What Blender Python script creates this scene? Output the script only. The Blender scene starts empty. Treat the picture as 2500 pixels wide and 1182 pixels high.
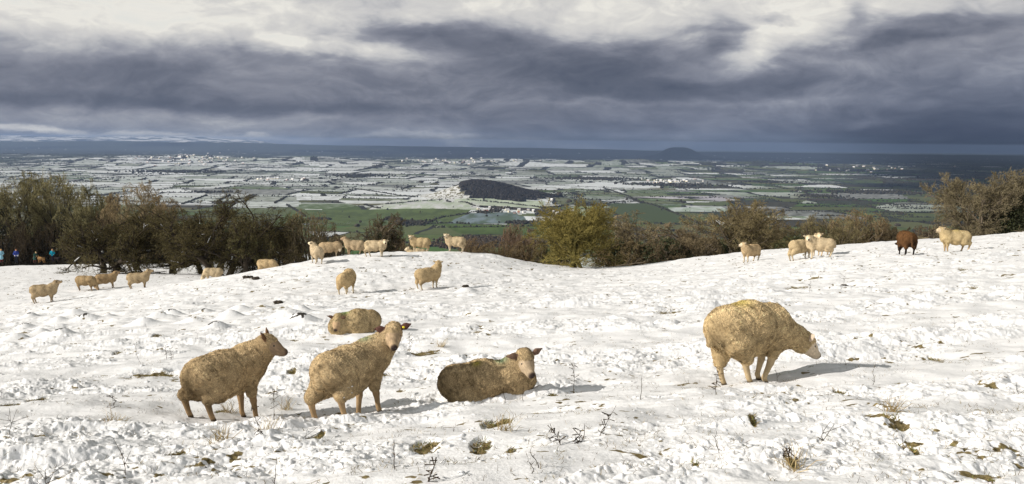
import bpy, math, random
import numpy as np
from mathutils import Matrix, Vector

# ---------------------------------------------------------------- camera
scene = bpy.context.scene
COL = scene.collection
W0, H0, F = 2500.0, 1182.0, 2165.0
CAM = np.array([0.0, 0.0, 1.65])
PITCH = math.atan((591 - 350) / F)
ROLL = math.radians(0.62)
fw = np.array([0, math.cos(PITCH), -math.sin(PITCH)])
r0 = np.array([1.0, 0, 0]); u0 = np.array([0, math.sin(PITCH), math.cos(PITCH)])
rt = math.cos(ROLL) * r0 + math.sin(ROLL) * u0
up = -math.sin(ROLL) * r0 + math.cos(ROLL) * u0
camd = bpy.data.cameras.new('camera')
camd.sensor_width = 36.0; camd.lens = 36.0 * F / W0
camd.clip_start = 0.1; camd.clip_end = 120000
cam = bpy.data.objects.new('camera', camd); COL.objects.link(cam)
cam.matrix_world = Matrix(((rt[0], up[0], -fw[0], CAM[0]), (rt[1], up[1], -fw[1], CAM[1]),
                           (rt[2], up[2], -fw[2], CAM[2]), (0, 0, 0, 1)))
scene.camera = cam
scene.render.resolution_x = 1024; scene.render.resolution_y = 484

def ray(px, py):
    "world direction through a photograph pixel, scaled to y = 1"
    d = fw + rt * ((px - W0 / 2) / F) - up * ((py - H0 / 2) / F)
    return d / d[1]
def P3(px, py, d):
    "world point seen at a pixel, d metres ahead of the camera"
    return CAM + ray(px, py) * d

# ---------------------------------------------------------------- sun, sky, exposure
EXPO = 0.35
SUN_AZ, SUN_EL = math.radians(20), math.radians(27)
ldir = Vector((math.cos(SUN_EL) * math.cos(SUN_AZ), math.cos(SUN_EL) * math.sin(SUN_AZ), -math.sin(SUN_EL)))
sd = bpy.data.lights.new('sun', 'SUN'); sd.energy = 3.95; sd.angle = math.radians(0.6); sd.color = (1.0, 0.945, 0.87)
sun = bpy.data.objects.new('sun', sd); COL.objects.link(sun)
sun.rotation_euler = ldir.to_track_quat('-Z', 'Y').to_euler()
scene.view_settings.view_transform = 'Standard'; scene.view_settings.look = 'None'
scene.view_settings.exposure = EXPO; scene.view_settings.gamma = 1.0

def lin(r, g, b):
    f = lambda c: (c / 255 / 12.92) if c / 255 <= 0.04045 else ((c / 255 + 0.055) / 1.055) ** 2.4
    return (f(r), f(g), f(b))

class NT:
    "tiny node-tree helper"
    def __init__(s, nt): s.nt = nt; nt.nodes.clear()
    def n(s, t, **kw):
        x = s.nt.nodes.new(t)
        for k, v in kw.items(): setattr(x, k, v)
        return x
    def link(s, a, b): s.nt.links.new(a, b)
    def put(s, sock, v):
        if hasattr(v, 'links') or isinstance(v, bpy.types.NodeSocket): s.nt.links.new(v, sock)
        elif v is not None: sock.default_value = v
    def m(s, op, a, b=None, c=None, clamp=False):
        x = s.n('ShaderNodeMath', operation=op); x.use_clamp = clamp
        s.put(x.inputs[0], a)
        if b is not None: s.put(x.inputs[1], b)
        if c is not None: s.put(x.inputs[2], c)
        return x.outputs[0]
    def v(s, op, a, b=None, scale=None):
        x = s.n('ShaderNodeVectorMath', operation=op); s.put(x.inputs[0], a)
        if b is not None: s.put(x.inputs[1], b)
        if scale is not None: s.put(x.inputs['Scale'], scale)
        return x.outputs['Value'] if op in ('LENGTH', 'DOT_PRODUCT', 'DISTANCE') else x.outputs[0]
    def xyz(s, a, b, c):
        x = s.n('ShaderNodeCombineXYZ')
        for k, q in enumerate((a, b, c)): s.put(x.inputs[k], q)
        return x.outputs[0]
    def noise(s, vec, scale, detail=4, rough=0.5, dist=0.0, col=False):
        x = s.n('ShaderNodeTexNoise'); s.put(x.inputs['Vector'], vec)
        x.inputs['Scale'].default_value = scale; x.inputs['Detail'].default_value = detail
        x.inputs['Roughness'].default_value = rough; x.inputs['Distortion'].default_value = dist
        return x.outputs['Color' if col else 'Fac']
    def ramp(s, fac, stops, interp='LINEAR'):
        x = s.n('ShaderNodeValToRGB'); s.put(x.inputs[0], fac); e = x.color_ramp.elements
        x.color_ramp.interpolation = interp
        while len(e) < len(stops): e.new(0.5)
        for q, (p, c) in zip(e, stops): q.position = p; q.color = (*c, 1) if len(c) == 3 else c
        return x.outputs[0]
    def mix(s, fac, a, b, blend='MIX'):
        x = s.n('ShaderNodeMix', data_type='RGBA', blend_type=blend)
        s.put(x.inputs[0], fac)
        for k, q in ((6, a), (7, b)):
            s.put(x.inputs[k], (*q, 1) if isinstance(q, tuple) and len(q) == 3 else q)
        return x.outputs[2]

world = bpy.data.worlds.new('World'); scene.world = world; world.use_nodes = True
t = NT(world.node_tree)
def build_sky(t):
    tc = t.n('ShaderNodeTexCoord').outputs['Generated']
    d = t.v('NORMALIZE', tc)
    sep = t.n('ShaderNodeSeparateXYZ'); t.link(d, sep.inputs[0])
    x, y, z = sep.outputs
    az = t.m('ARCTAN2', x, y); el = t.m('ARCSINE', z)
    # clouds flattened towards the horizon, wider overhead
    fl = t.xyz(x, y, t.m('MULTIPLY', z, 2.6))
    warp = t.v('SUBTRACT', t.noise(fl, 5.0, 3, 0.55, col=True), (0.5, 0.5, 0.5))
    fw_ = t.v('ADD', fl, t.v('SCALE', warp, scale=0.22))
    n1 = t.noise(fw_, 8.0, 9, 0.61)
    n1b = t.noise(t.v('ADD', fw_, (-.010, -.004, .040)), 8.0, 9, 0.61)     # the same cloud a little up-sun: gives the billows lit shoulders
    n2 = t.noise(t.v('ADD', fw_, (3.1, 1.7, 0.4)), 24.0, 6, 0.6)
    fl2 = t.xyz(x, y, t.m('MULTIPLY', z, 16.0))
    n3 = t.noise(t.v('ADD', fl2, t.v('SCALE', warp, scale=0.3)), 3.2, 7, 0.55)      # stratus streaks
    wx = t.v('SCALE', warp, scale=0.045)
    wn = t.n('ShaderNodeSeparateXYZ'); t.link(t.v('ADD', t.v('SCALE', t.v('SUBTRACT', t.noise(fl, 16, 4, 0.6, col=True), (.5, .5, .5)), scale=0.05), wx), wn.inputs[0])
    azw = t.m('ADD', az, wn.outputs[0]); elw = t.m('ADD', el, t.m('MULTIPLY', wn.outputs[1], 0.55))
    pos = t.xyz(azw, elw, 0.0)
    def angles(px, py):
        r = ray(px, py); r = r / np.linalg.norm(r)
        return math.atan2(r[0], r[1]), math.asin(r[2])
    D = None
    def add(D, q): return q if D is None else t.m('ADD', D, q)
    # base: high overcast, thickening downwards to the horizon
    base = t.ramp(t.m('MULTIPLY', t.m('ADD', elw, 0.02), 1 / 0.36, clamp=True),
                  [(0.0, (0.74,) * 3), (0.09, (0.72,) * 3), (0.2, (0.66,) * 3), (0.33, (0.47,) * 3), (0.40, (0.18,) * 3), (0.5, (0.12,) * 3), (1.0, (0.10,) * 3)])
    D = add(D, base)
    # masses: px, py, half-width, half-height (photo pixels), weight, slope
    blobs = [
        (170, 185, 330, 75, .16, 0), (430, 165, 200, 55, .10, 0), (300, 248, 520, 16, .16, .02), (860, 262, 330, 16, .12, .05),
        (330, 293, 430, 28, -.24, 0), (560, 305, 130, 30, -.06, 0), (150, 324, 520, 8, -.50, 0), (620, 334, 500, 5, -.10, 0.02),
        (690, 98, 60, 14, -.24, .1), (650, 112, 110, 16, -.16, .1), (850, 122, 150, 16, -.28, .1), (930, 140, 60, 24, -.25, 0),
        (90, 70, 330, 70, -.10, 0), (560, 60, 330, 55, -.08, 0),
        (1080, 92, 190, 38, .52, .16), (1010, 70, 100, 20, .25, .1), (1330, 150, 210, 40, .26, .1), (1500, 175, 190, 55, .30, 0), (1240, 215, 330, 50, .14, 0),
        (1080, 190, 110, 60, -.03, 0), (1650, 120, 110, 26, .16, .15), (1760, 75, 45, 42, .32, -.6), (1700, 68, 90, 12, .16, .1), (1770, 100, 60, 16, .22, 0), (1890, 48, 55, 10, .26, -.1),
        (2095, 42, 22, 20, .25, -.5), (2060, 120, 110, 18, .32, .05), (2270, 68, 190, 22, .48, -.18), (2180, 98, 110, 14, .3, -.2), (2420, 90, 150, 60, .10, 0), (2460, 20, 160, 40, .14, 0),
        (1820, 125, 60, 45, -.30, 0), (1975, 80, 130, 45, -.22, 0), (1850, 150, 35, 25, -.12, 0), (1930, 165, 110, 22, .14, 0), (1860, 205, 240, 32, .2, .1), (1620, 248, 420, 8, -.11, .02), (1400, 243, 90, 10, -.08, 0),
        (2120, 205, 200, 40, .05, 0), (2400, 220, 160, 70, .14, 0), (2100, 315, 500, 40, .20, 0), (2450, 340, 300, 50, .26, 0), (2250, 372, 500, 14, .35, 0),
        (2150, 303, 85, 9, -.14, .04), (1640, 308, 70, 12, -.10, 0), (1500, 325, 300, 20, .1, 0), (1400, 352, 260, 5, -.14, .01), (1180, 345, 300, 8, -.22, .01), (1050, 300, 280, 22, .06, 0),
        (1330, 262, 200, 18, -.06, 0), (260, 50, 420, 60, -.16, 0), (1500, 30, 260, 40, -.10, 0), (1300, 30, 300, 30, -.05, 0),
    ]
    for px, py, sx, sy, w, sl in blobs:
        a, e = angles(px, py); 
        q = t.n('ShaderNodeMapping', vector_type='POINT')
        t.link(t.v('SUBTRACT', pos, (a, e, 0)), q.inputs[0])
        q.inputs['Rotation'].default_value = (0, 0, math.atan(sl))
        q.inputs['Scale'].default_value = (F / sx, F / sy, 1)
        r2 = t.v('DOT_PRODUCT', q.outputs[0], q.outputs[0])
        g = t.m('EXPONENT', t.m('MULTIPLY', t.m('POWER', r2, 1.3), -0.8))
        D = t.m('ADD', D, t.m('MULTIPLY', g, w))
    relief = t.m('SUBTRACT', n1, n1b)
    D = t.m('ADD', D, t.m('MULTIPLY', t.m('SUBTRACT', n1, 0.5), 0.66))
    D = t.m('SUBTRACT', D, t.m('MULTIPLY', relief, -0.42))
    D = t.m('ADD', D, t.m('MULTIPLY', t.m('SUBTRACT', n2, 0.5), 0.27))
    low = t.ramp(t.m('MULTIPLY', el, 8.0, clamp=True), [(0, (1,) * 3), (1, (0.1,) * 3)])
    D = t.m('ADD', D, t.m('MULTIPLY', t.m('MULTIPLY', t.m('SUBTRACT', n3, 0.5), 0.45), low))
    # away from the view (behind, overhead) the cloud breaks up and is bright
    back = t.m('MULTIPLY', t.m('SUBTRACT', 0.4, y), 0.5, clamp=True)
    D = t.m('SUBTRACT', D, back)
    k = 2 ** -EXPO * 10
    c = lambda *q: tuple(v * k for v in lin(*q))
    st = [(0.0, (236, 233, 225)), (0.10, (217, 215, 211)), (0.24, (200, 199, 199)), (0.36, (178, 179, 183)), (0.46, (157, 159, 167)), (0.60, (136, 139, 150)),
          (0.78, (115, 119, 132)), (0.94, (98, 103, 117)), (1.1, (86, 92, 107)), (1.33, (66, 73, 90))]
    col = t.ramp(t.m('MULTIPLY', D, 0.75), [(q * .75, c(*v)) for q, v in st])
    # towards the right the cloud is bluer and darker, near the horizon bluish
    rt_ = t.m('MULTIPLY', t.m('ADD', az, 0.1), 1.5, clamp=True)
    lowf = t.m('SUBTRACT', 1.0, t.m('MULTIPLY', el, 9.0, clamp=True))
    tint = t.mix(t.m('MULTIPLY', rt_, lowf), (1.0, 1.0, 1.0), (0.74, 0.83, 0.96))
    col = t.mix(1.0, col, tint, 'MULTIPLY')
    sky = t.n('ShaderNodeTexSky'); sky.sky_type = 'NISHITA'; sky.sun_disc = False
    sky.sun_elevation = SUN_EL; sky.sun_rotation = math.atan2(-ldir[0], -ldir[1]); sky.altitude = 250
    gap = t.m('MULTIPLY', t.m('SUBTRACT', 0.0, D), 1.6, clamp=True)
    gap = t.m('MULTIPLY', gap, 0.6)
    col = t.mix(gap, col, sky.outputs[0])
    bg = t.n('ShaderNodeBackground'); t.link(col, bg.inputs[0]); bg.inputs[1].default_value = 0.1
    out = t.n('ShaderNodeOutputWorld'); t.link(bg.outputs[0], out.inputs[0])
build_sky(t)
world.cycles.sampling_method = 'MANUAL'; world.cycles.sample_map_resolution = 1024
scene.render.engine = 'CYCLES'
scene.cycles.max_bounces = 5; scene.cycles.diffuse_bounces = 3; scene.cycles.volume_bounces = 0
scene.cycles.use_denoising = True
scene.cycles.sample_clamp_indirect = 4

# ---------------------------------------------------------------- helpers
def tag(o, label=None, cat=None, group=None, kind=None):
    if label: o['label'] = label
    if cat: o['category'] = cat
    if group: o['group'] = group
    if kind: o['kind'] = kind
    return o
def link(o, parent=None, mat=None):
    COL.objects.link(o)
    if parent is not None: o.parent = parent
    return o
def empty(name, loc, rz=0):
    o = bpy.data.objects.new(name, None); COL.objects.link(o)
    o.location = tuple(float(v) for v in loc); o.rotation_euler = (0, 0, rz); o.empty_display_size = 0.1
    return o
def mesh_np(name, V, Fs, mat=None, parent=None, smooth=False, fcol=None, vcol=None):
    "V (n,3); Fs list of int arrays (k,3) or (k,4); fcol (faces,3) per-face colour; vcol (verts,3)"
    me = bpy.data.meshes.new(name)
    V = np.asarray(V, np.float32); Fs = [np.asarray(f, np.int32) for f in Fs if len(f)]
    me.vertices.add(len(V)); me.vertices.foreach_set('co', V.ravel())
    loops = np.concatenate([f.ravel() for f in Fs])
    tot = np.concatenate([np.full(len(f), f.shape[1], np.int32) for f in Fs])
    start = np.concatenate([[0], np.cumsum(tot)[:-1]]).astype(np.int32)
    me.loops.add(len(loops)); me.loops.foreach_set('vertex_index', loops)
    me.polygons.add(len(tot)); me.polygons.foreach_set('loop_start', start)
    me.update(calc_edges=True)
    if smooth: me.polygons.foreach_set('use_smooth', np.ones(len(tot), bool))
    if fcol is not None:
        a = me.color_attributes.new('tone', 'FLOAT_COLOR', 'CORNER')
        c = np.repeat(np.asarray(fcol, np.float32), tot, axis=0)
        a.data.foreach_set('color', np.c_[c, np.ones(len(c), np.float32)].astype(np.float32).ravel())
    if vcol is not None:
        a = me.color_attributes.new('tone', 'FLOAT_COLOR', 'POINT')
        a.data.foreach_set('color', np.c_[vcol, np.ones(len(vcol))].astype(np.float32).ravel())
    if mat:
        for m_ in (mat if isinstance(mat, (list, tuple)) else [mat]): me.materials.append(m_)
    o = bpy.data.objects.new(name, me); link(o, parent)
    return o

def material(name, fn, rough=0.8, spec=0.2):
    m = bpy.data.materials.new(name); m.use_nodes = True
    t = NT(m.node_tree); out = t.n('ShaderNodeOutputMaterial'); b = t.n('ShaderNodeBsdfPrincipled')
    b.inputs['Roughness'].default_value = rough; b.inputs['Specular IOR Level'].default_value = spec
    t.link(b.outputs[0], out.inputs[0])
    r = fn(t, b)
    if r is not None: t.put(b.inputs['Base Color'], (*r, 1) if isinstance(r, tuple) and len(r) == 3 else r)
    return m
def vary(col, amt=0.25, scale=20.0):
    def f(t, b):
        p = t.n('ShaderNodeTexCoord').outputs['Object']
        n = t.noise(p, scale, 3)
        return t.mix(n, tuple(v * (1 - amt) for v in col), tuple(min(1, v * (1 + amt)) for v in col))
    return f
def toned(amt=0.0, scale=30.0):
    "colour from the mesh's own tone attribute, with a little noise"
    def f(t, b):
        a = t.n('ShaderNodeAttribute'); a.attribute_name = 'tone'
        if not amt: return a.outputs['Color']
        p = t.n('ShaderNodeTexCoord').outputs['Object']
        n = t.noise(p, scale, 4, 0.6)
        s = t.m('ADD', t.m('MULTIPLY', n, 2 * amt), 1 - amt)
        return t.v('SCALE', a.outputs['Color'], scale=s)
    return f

import time as _time
_T0 = _time.time()
def lap(m): print('LAP', m, round(_time.time() - _T0, 1), flush=True)
def _h(ix, iy, iz, s):
    n = (ix.astype(np.int64) * 374761393 + iy.astype(np.int64) * 668265263 + iz.astype(np.int64) * 2147483647 + s * 974634777) & 0xffffffff
    n = ((n ^ (n >> 13)) * 1274126177) & 0xffffffff
    n = ((n ^ (n >> 16)) * 2246822519) & 0xffffffff
    return ((n ^ (n >> 15)) & 0xffffff) / float(0xffffff)
_Z = np.zeros(1, np.int64)
def vnoise(x, y, s=0):
    "smooth gradient noise, about -1..1"
    xi = np.floor(x).astype(np.int64); yi = np.floor(y).astype(np.int64); fx = x - xi; fy = y - yi
    u = fx * fx * fx * (fx * (fx * 6 - 15) + 10); v = fy * fy * fy * (fy * (fy * 6 - 15) + 10)
    def g(i, j):
        a = _h(xi + i, yi + j, _Z, s) * 2 * math.pi
        return np.cos(a) * (fx - i) + np.sin(a) * (fy - j)
    a, b, c, d = g(0, 0), g(1, 0), g(0, 1), g(1, 1)
    return 1.5 * ((a * (1 - u) + b * u) * (1 - v) + (c * (1 - u) + d * u) * v)
def fbm(x, y, oct=4, s=0, lac=2.03, gain=0.5):
    r = 0; a = 1.0
    for k in range(oct):
        r = r + a * vnoise(x, y, s + k * 17); x = x * lac + 11.3; y = y * lac - 7.1; a *= gain
    return r
def worley(x, y, s=0, jit=1.0):
    "distance to nearest feature point and that cell's hash"
    xi = np.floor(x).astype(np.int64); yi = np.floor(y).astype(np.int64)
    best = np.full(x.shape, 9.0); hid = np.zeros(x.shape)
    for i in (-1, 0, 1):
        for j in (-1, 0, 1):
            a, b = xi + i, yi + j
            px = a + 0.5 + jit * (_h(a, b, _Z, s) - 0.5); py = b + 0.5 + jit * (_h(a, b, _Z, s + 5) - 0.5)
            dd = (x - px) ** 2 + (y - py) ** 2; k = dd < best
            best = np.where(k, dd, best); hid = np.where(k, _h(a, b, _Z, s + 9), hid)
    return np.sqrt(best), hid
def sst(a, b, x):
    t_ = np.clip((x - a) / (b - a), 0, 1); return t_ * t_ * (3 - 2 * t_)
# ---------------------------------------------------------------- the snowy hilltop
CTRL = [  # px, py, metres ahead
    (0, 1182, 4.75), (1250, 1182, 4.4), (2500, 1182, 4.15), (0, 1010, 7.4), (500, 1020, 8.4), (606, 982, 9.2), (790, 1028, 8.3), (922, 983, 9.05),
    (1190, 972, 8.6), (865, 815, 15.0), (1820, 935, 8.5), (1870, 918, 9.0), (2500, 930, 7.9), (2200, 760, 13.8),
    (1500, 780, 15.5), (1250, 760, 18), (300, 800, 20), (700, 760, 21), (2500, 700, 17.5),
    (852, 718, 30), (1045, 702, 32), (110, 742, 36), (215, 710, 45), (262, 703, 46.5), (342, 704, 43), (518, 687, 50), (655, 668, 47),
    (40, 700, 47), (0, 645, 100), (100, 644, 103), (200, 642, 105), (300, 668, 64), (545, 672, 61), (420, 645, 92), (640, 640, 88),
    (1370, 658, 44), (1300, 690, 35), (1430, 656, 47), (1480, 655, 47), (1550, 650, 47), (1600, 700, 29), (1680, 630, 47), (1800, 619, 48), (1828, 641, 39), (1850, 613, 48), (1990, 632, 33.5),
    (2060, 598, 44), (2210, 622, 29), (2190, 588, 42), (2325, 617, 31), (2400, 579, 41), (2500, 568, 40), (2440, 640, 24), (2700, 552, 40), (2700, 700, 16),
    (773, 639, 40), (812, 627, 43), (862, 624, 45), (920, 630, 41), (1022, 617, 46), (1110, 616, 45), (1200, 620, 45.5),
    (700, 651, 43), (740, 641, 43),
]
_c = [P3(*q) for q in CTRL]
for X, Y, Z in [(-6, -6, .3), (6, -6, .9), (0, -14, 1.2), (0, 0, 0), (-14, -4, -.7), (14, -4, 1.3), (-14, 3, -1.5), (14, 5, .25), (-30, 10, -4.2), (25, 12, .6),
                (10, 62, -8.6), (-2, 62, -8.2), (-12, 60, -8.0), (22, 62, -7.6), (35, 62, -6.6), (50, 60, -5), (0, 90, -14), (25, 90, -12), (50, 90, -10),
                (-60, 60, -10), (-22, 75, -9.9), (-60, 130, -21), (-30, 125, -19), (0, 130, -23), (40, 130, -20), (-110, 100, -18)]:
    _c.append(np.array([X, Y, Z], float))
_c = np.array(_c)
def _tps(r2): return 0.5 * r2 * np.log(r2 + 1e-9)
_n = len(_c)
_A = np.zeros((_n + 3, _n + 3)); _d2 = ((_c[:, None, :2] - _c[None, :, :2]) ** 2).sum(-1)
_A[:_n, :_n] = _tps(_d2) + np.eye(_n) * 2.0
_A[:_n, _n] = 1; _A[:_n, _n + 1:] = _c[:, :2]; _A[_n, :_n] = 1; _A[_n + 1:, :_n] = _c[:, :2].T
_w = np.linalg.solve(_A, np.r_[_c[:, 2], 0, 0, 0])
VALLEY = -228.0
MOLES = [(60, 800), (100, 815), (140, 790), (75, 775), (118, 826), (40, 830), (150, 826), (385, 783), (350, 795), (500, 762), (585, 760), (470, 785), (525, 800), (640, 754), (730, 762), (735, 792), (700, 775), (180, 770), (210, 783), (262, 775), (560, 778), (420, 770), (1140, 716)]
MOLE_W = []
def macro(x, y):
    x = np.asarray(x, float); y = np.asarray(y, float); sh = x.shape; xf, yf = x.ravel(), y.ravel()
    z = np.zeros(xf.size)
    for i in range(0, xf.size, 40000):
        s = slice(i, i + 40000)
        d2 = (xf[s, None] - _c[None, :, 0]) ** 2 + (yf[s, None] - _c[None, :, 1]) ** 2
        z[s] = _tps(d2) @ _w[:_n] + _w[_n] + _w[_n + 1] * xf[s] + _w[_n + 2] * yf[s]
    r = np.hypot(xf, yf)
    far = np.interp(r, [90, 130, 300, 600, 900, 1250, 1600], [-14, -22, -75, -160, -212, VALLEY - .5, VALLEY - 3])
    k = sst(95, 145, r)
    back = sst(10, 60, -yf)                     # behind the camera the hill simply goes on
    far = far * (1 - back) + 1.0 * back
    z = z * (1 - k) + far * k
    return z.reshape(sh)
_ca, _sa = math.cos(math.radians(17)), math.sin(math.radians(17))
def micro(x, y, full=True):
    "trampled snow: furrows left by the flock, lumps, soft drifts"
    r = np.hypot(x, y)
    u = x * _ca + y * _sa; v = -x * _sa + y * _ca
    wob = fbm(u * .35, v * .35, 3, 3) * .35
    # where the snow is trodden
    tread = sst(-.25, .35, fbm(u * .28 + 4, v * .6, 3, 21) + .35 * vnoise(u * 1.1, v * 2.3, 8))
    fur = np.abs(vnoise(u * .22, (v + wob) * 1.9, 31)) * 2 - .5
    fur2 = np.abs(vnoise(u * .5 + 7, (v + wob) * 4.2, 33)) * 2 - .5
    soft = fbm(u * .45, v * .9, 3, 41)
    near = 1 - sst(24, 60, r)
    z = soft * .045 + (fur * .060 * tread + fur2 * .028 * tread) * (0.30 + .70 * near)
    z = z + (fbm(x * 1.3, y * 1.3, 2, 77) * .04) * (.5 + .5 * near)
    bare = 0
    if full:
        f1 = 1 - sst(12, 30, r)
        n1 = fbm(u * 4.0, v * 7.5, 4, 51)
        z = z + n1 * .016 * (0.35 + tread) * (.3 + .7 * near)
        for sc, amp, s, dens in ((5.0, .024, 61, .14), (9.5, .017, 62, .28), (18., .013, 63, .46)):
            if sc > 15 and r.min() > 31: continue
            wx = x * sc + .5 * vnoise(x * sc, y * sc, s + 20); wy = y * sc + .5 * vnoise(x * sc + 9, y * sc, s + 21)
            d, h = worley(wx, wy, s)
            on = (h < dens * (0.05 + 1.1 * tread ** 1.6))
            lump = np.clip(1 - (d / (.34 + .30 * h / max(dens, .01))) ** 2, 0, 1) ** .85
            z = z + on * lump * amp * (.4 + .6 * _h(np.floor(wx).astype(np.int64), np.floor(wy).astype(np.int64), _Z, s + 3)) * (f1 if sc > 15 else (.35 + .65 * f1))
        # hoof pits along the trodden lines
        d, h = worley(u * 3.4, v * 5.2, 71); z = z - (h < .34) * np.clip(1.15 * tread, 0, 1) * .034 * np.exp(-(d / .24) ** 2) * (.3 + .7 * near)
    return z, tread, fur
def mole(x, y):
    z = 0
    for X, Y, R, Hh in MOLE_W:
        d = np.hypot(x - X, y - Y) / R
        z = z + np.where(d < 2.4, Hh * np.exp(-d * d * 1.6), 0)
    return z
def ground_z(x, y):
    x = np.atleast_1d(np.asarray(x, float)); y = np.atleast_1d(np.asarray(y, float))
    return macro(x, y) + micro(x, y)[0] + mole(x, y)
def gz(x, y): return float(ground_z(x, y)[0])
def hit(px, py, dmin=3.0, dmax=115.0):
    "first point of the hilltop seen at a pixel"
    r = ray(px, py); ds = np.geomspace(dmin, dmax, 900)
    g = macro(r[0] * ds, ds) + 0.0; zz = CAM[2] + r[2] * ds
    k = np.nonzero(zz < g)[0]
    d = ds[k[0]] if len(k) else dmax
    return np.array([r[0] * d, d, gz(r[0] * d, d)])
_rg = random.Random(4)
for px, py in MOLES:
    p = hit(px, py); s = _rg.uniform(.8, 1.3)
    MOLE_W.append((p[0], p[1], .33 * s, .17 * s))

def build_hilltop():
    lap('start hilltop')
    # columns: one about every render pixel inside the view, coarse elsewhere
    a_in = np.arctan(np.linspace(-1420, 1420, 1500) / F)
    a_out = np.linspace(a_in[-1] + .03, 2 * math.pi + a_in[0] - .03, 70)
    az = np.concatenate([a_in, a_out])
    # rows: about one photograph pixel apart while near, then stretched down the scarp
    rr = [.4, 1.0, 1.6, 2.2, 2.7, 3.1, 3.5, 3.7]; r = 3.75
    while r < 62: rr.append(r); r += max(.0075, r * r / (F * (1.65 + .1 * r)) * (1.15 if r < 30 else 1.0))
    rr = np.concatenate([rr, np.linspace(r, 118, 110), np.geomspace(121, 1600, 50)])
    A, R = np.meshgrid(az, rr, indexing='ij')
    X, Y = R * np.sin(A), R * np.cos(A)
    lap('grid %d x %d' % X.shape)
    mz = np.zeros_like(X); tread = np.zeros_like(X)
    kn = int(np.searchsorted(rr, 32)); kf = int(np.searchsorted(rr, 170))
    mz[:, :kn], tread[:, :kn], _ = micro(X[:, :kn], Y[:, :kn])
    mz[:, kn:kf], tread[:, kn:kf], _ = micro(X[:, kn:kf], Y[:, kn:kf])
    lap('micro')
    mo = mole(X, Y)
    lap('mole')
    far = sst(110, 160, R)
    # the large shape is smooth: evaluate every 8th column and row, then interpolate
    ci = np.unique(np.r_[0:len(az):8, len(az) - 72:len(az)]); ri = np.unique(np.r_[0:len(rr):6, len(rr) - 1])
    Zc = macro(X[np.ix_(ci, ri)], Y[np.ix_(ci, ri)])
    Zr = np.array([np.interp(rr, rr[ri], q) for q in Zc])
    MZ = np.array([np.interp(az, az[ci], Zr[:, j]) for j in range(len(rr))]).T
    Z = MZ + mz * (1 - far) + mo
    lap('macro')
    # turf showing through: hollows between lumps, worn patches, dug-out spots
    ag = vnoise(X * .9, Y * 1.6, 91) + .5 * vnoise(X * 2.7, Y * 4, 92)
    grit = fbm(X * 7, Y * 11, 3, 93)
    bare = sst(.55, .95, .55 * ag + .75 * grit - (mz - .02) * 3.0)
    midf = sst(14, 26, R) * (1 - sst(85, 105, R))
    grit2 = fbm(X * 2.6, Y * 5.0, 4, 95)
    bare = np.maximum(bare, midf * sst(.50, .85, .9 * grit2 + .3 * ag) * .85)
    for (px, py, w, h) in BARE:
        p = hit(px, py); q = hit(px, py + h); ry = max(.05, abs(p[1] - q[1])); rx = w / F * p[1]
        e = ((X - p[0]) / rx) ** 2 + ((Y - p[1] - .25 * (X - p[0])) / ry) ** 2
        q_ = e < 3.0
        bare[q_] = np.maximum(bare[q_], sst(1.15, .45, e[q_] + 1.0 * fbm(X[q_] * 7, Y[q_] * 11, 3, 97)))
        Z[q_] -= .03 * sst(1.6, .4, e[q_])
    lap('bare')
    soil = np.zeros_like(X)
    for i, (mx, my, mr, mh) in enumerate(MOLE_W):
        if i % 3: continue
        e = np.hypot(X - mx + .02, Y - my + .12 * mr) / (mr * .38)
        q_ = e < 3.0
        soil[q_] = np.maximum(soil[q_], sst(1.1, .4, e[q_] + .8 * fbm(X[q_] * 12, Y[q_] * 12, 3, 98)))
    lap('soil')
    n, m_ = A.shape
    idx = np.arange(n * m_).reshape(n, m_)
    i0 = idx; i1 = np.roll(idx, -1, axis=0)
    F4 = np.stack([i0[:, :-1], i0[:, 1:], i1[:, 1:], i1[:, :-1]], -1).reshape(-1, 4)
    V = np.stack([X, Y, Z], -1).reshape(-1, 3)
    col = np.stack([bare, soil, tread], -1).reshape(-1, 3)
    o = mesh_np('ground', V, [F4], snow_mat, smooth=True, vcol=col)
    o['kind'] = 'structure'; o['label'] = 'trampled snow covering the sloping hilltop pasture'
    return o
# bare patches seen in the photograph: px, py, half-width, half-height
BARE = [(2160, 1032, 32, 16), (1630, 762, 42, 6), (1040, 1087, 34, 9), (1175, 1083, 26, 10), (1045, 862, 48, 6), (370, 915, 50, 6), (1200, 1033, 24, 7), (1235, 1027, 14, 5),
        (2215, 1090, 18, 14), (265, 1045, 10, 6), (95, 1090, 10, 6), (15, 990, 14, 5), (90, 978, 10, 5), (435, 1112, 16, 6), (1350, 970, 12, 5), (1955, 701, 34, 4), (2100, 825, 42, 3),
        (1250, 1090, 10, 4), (770, 1060, 10, 9), (940, 918, 14, 5), (712, 912, 10, 4), (1930, 1140, 8, 8), (2050, 950, 8, 5), (1700, 1130, 6, 4), (290, 865, 8, 3), (385, 825, 8, 3),
        (682, 742, 10, 4), (2285, 870, 10, 5), (2400, 1160, 20, 12), (2060, 1020, 8, 4), (2360, 703, 26, 3), (540, 1010, 6, 4), (1836, 1052, 8, 5), (2350, 660, 12, 2), (1660, 880, 16, 3), (1290, 850, 8, 3)]
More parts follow.
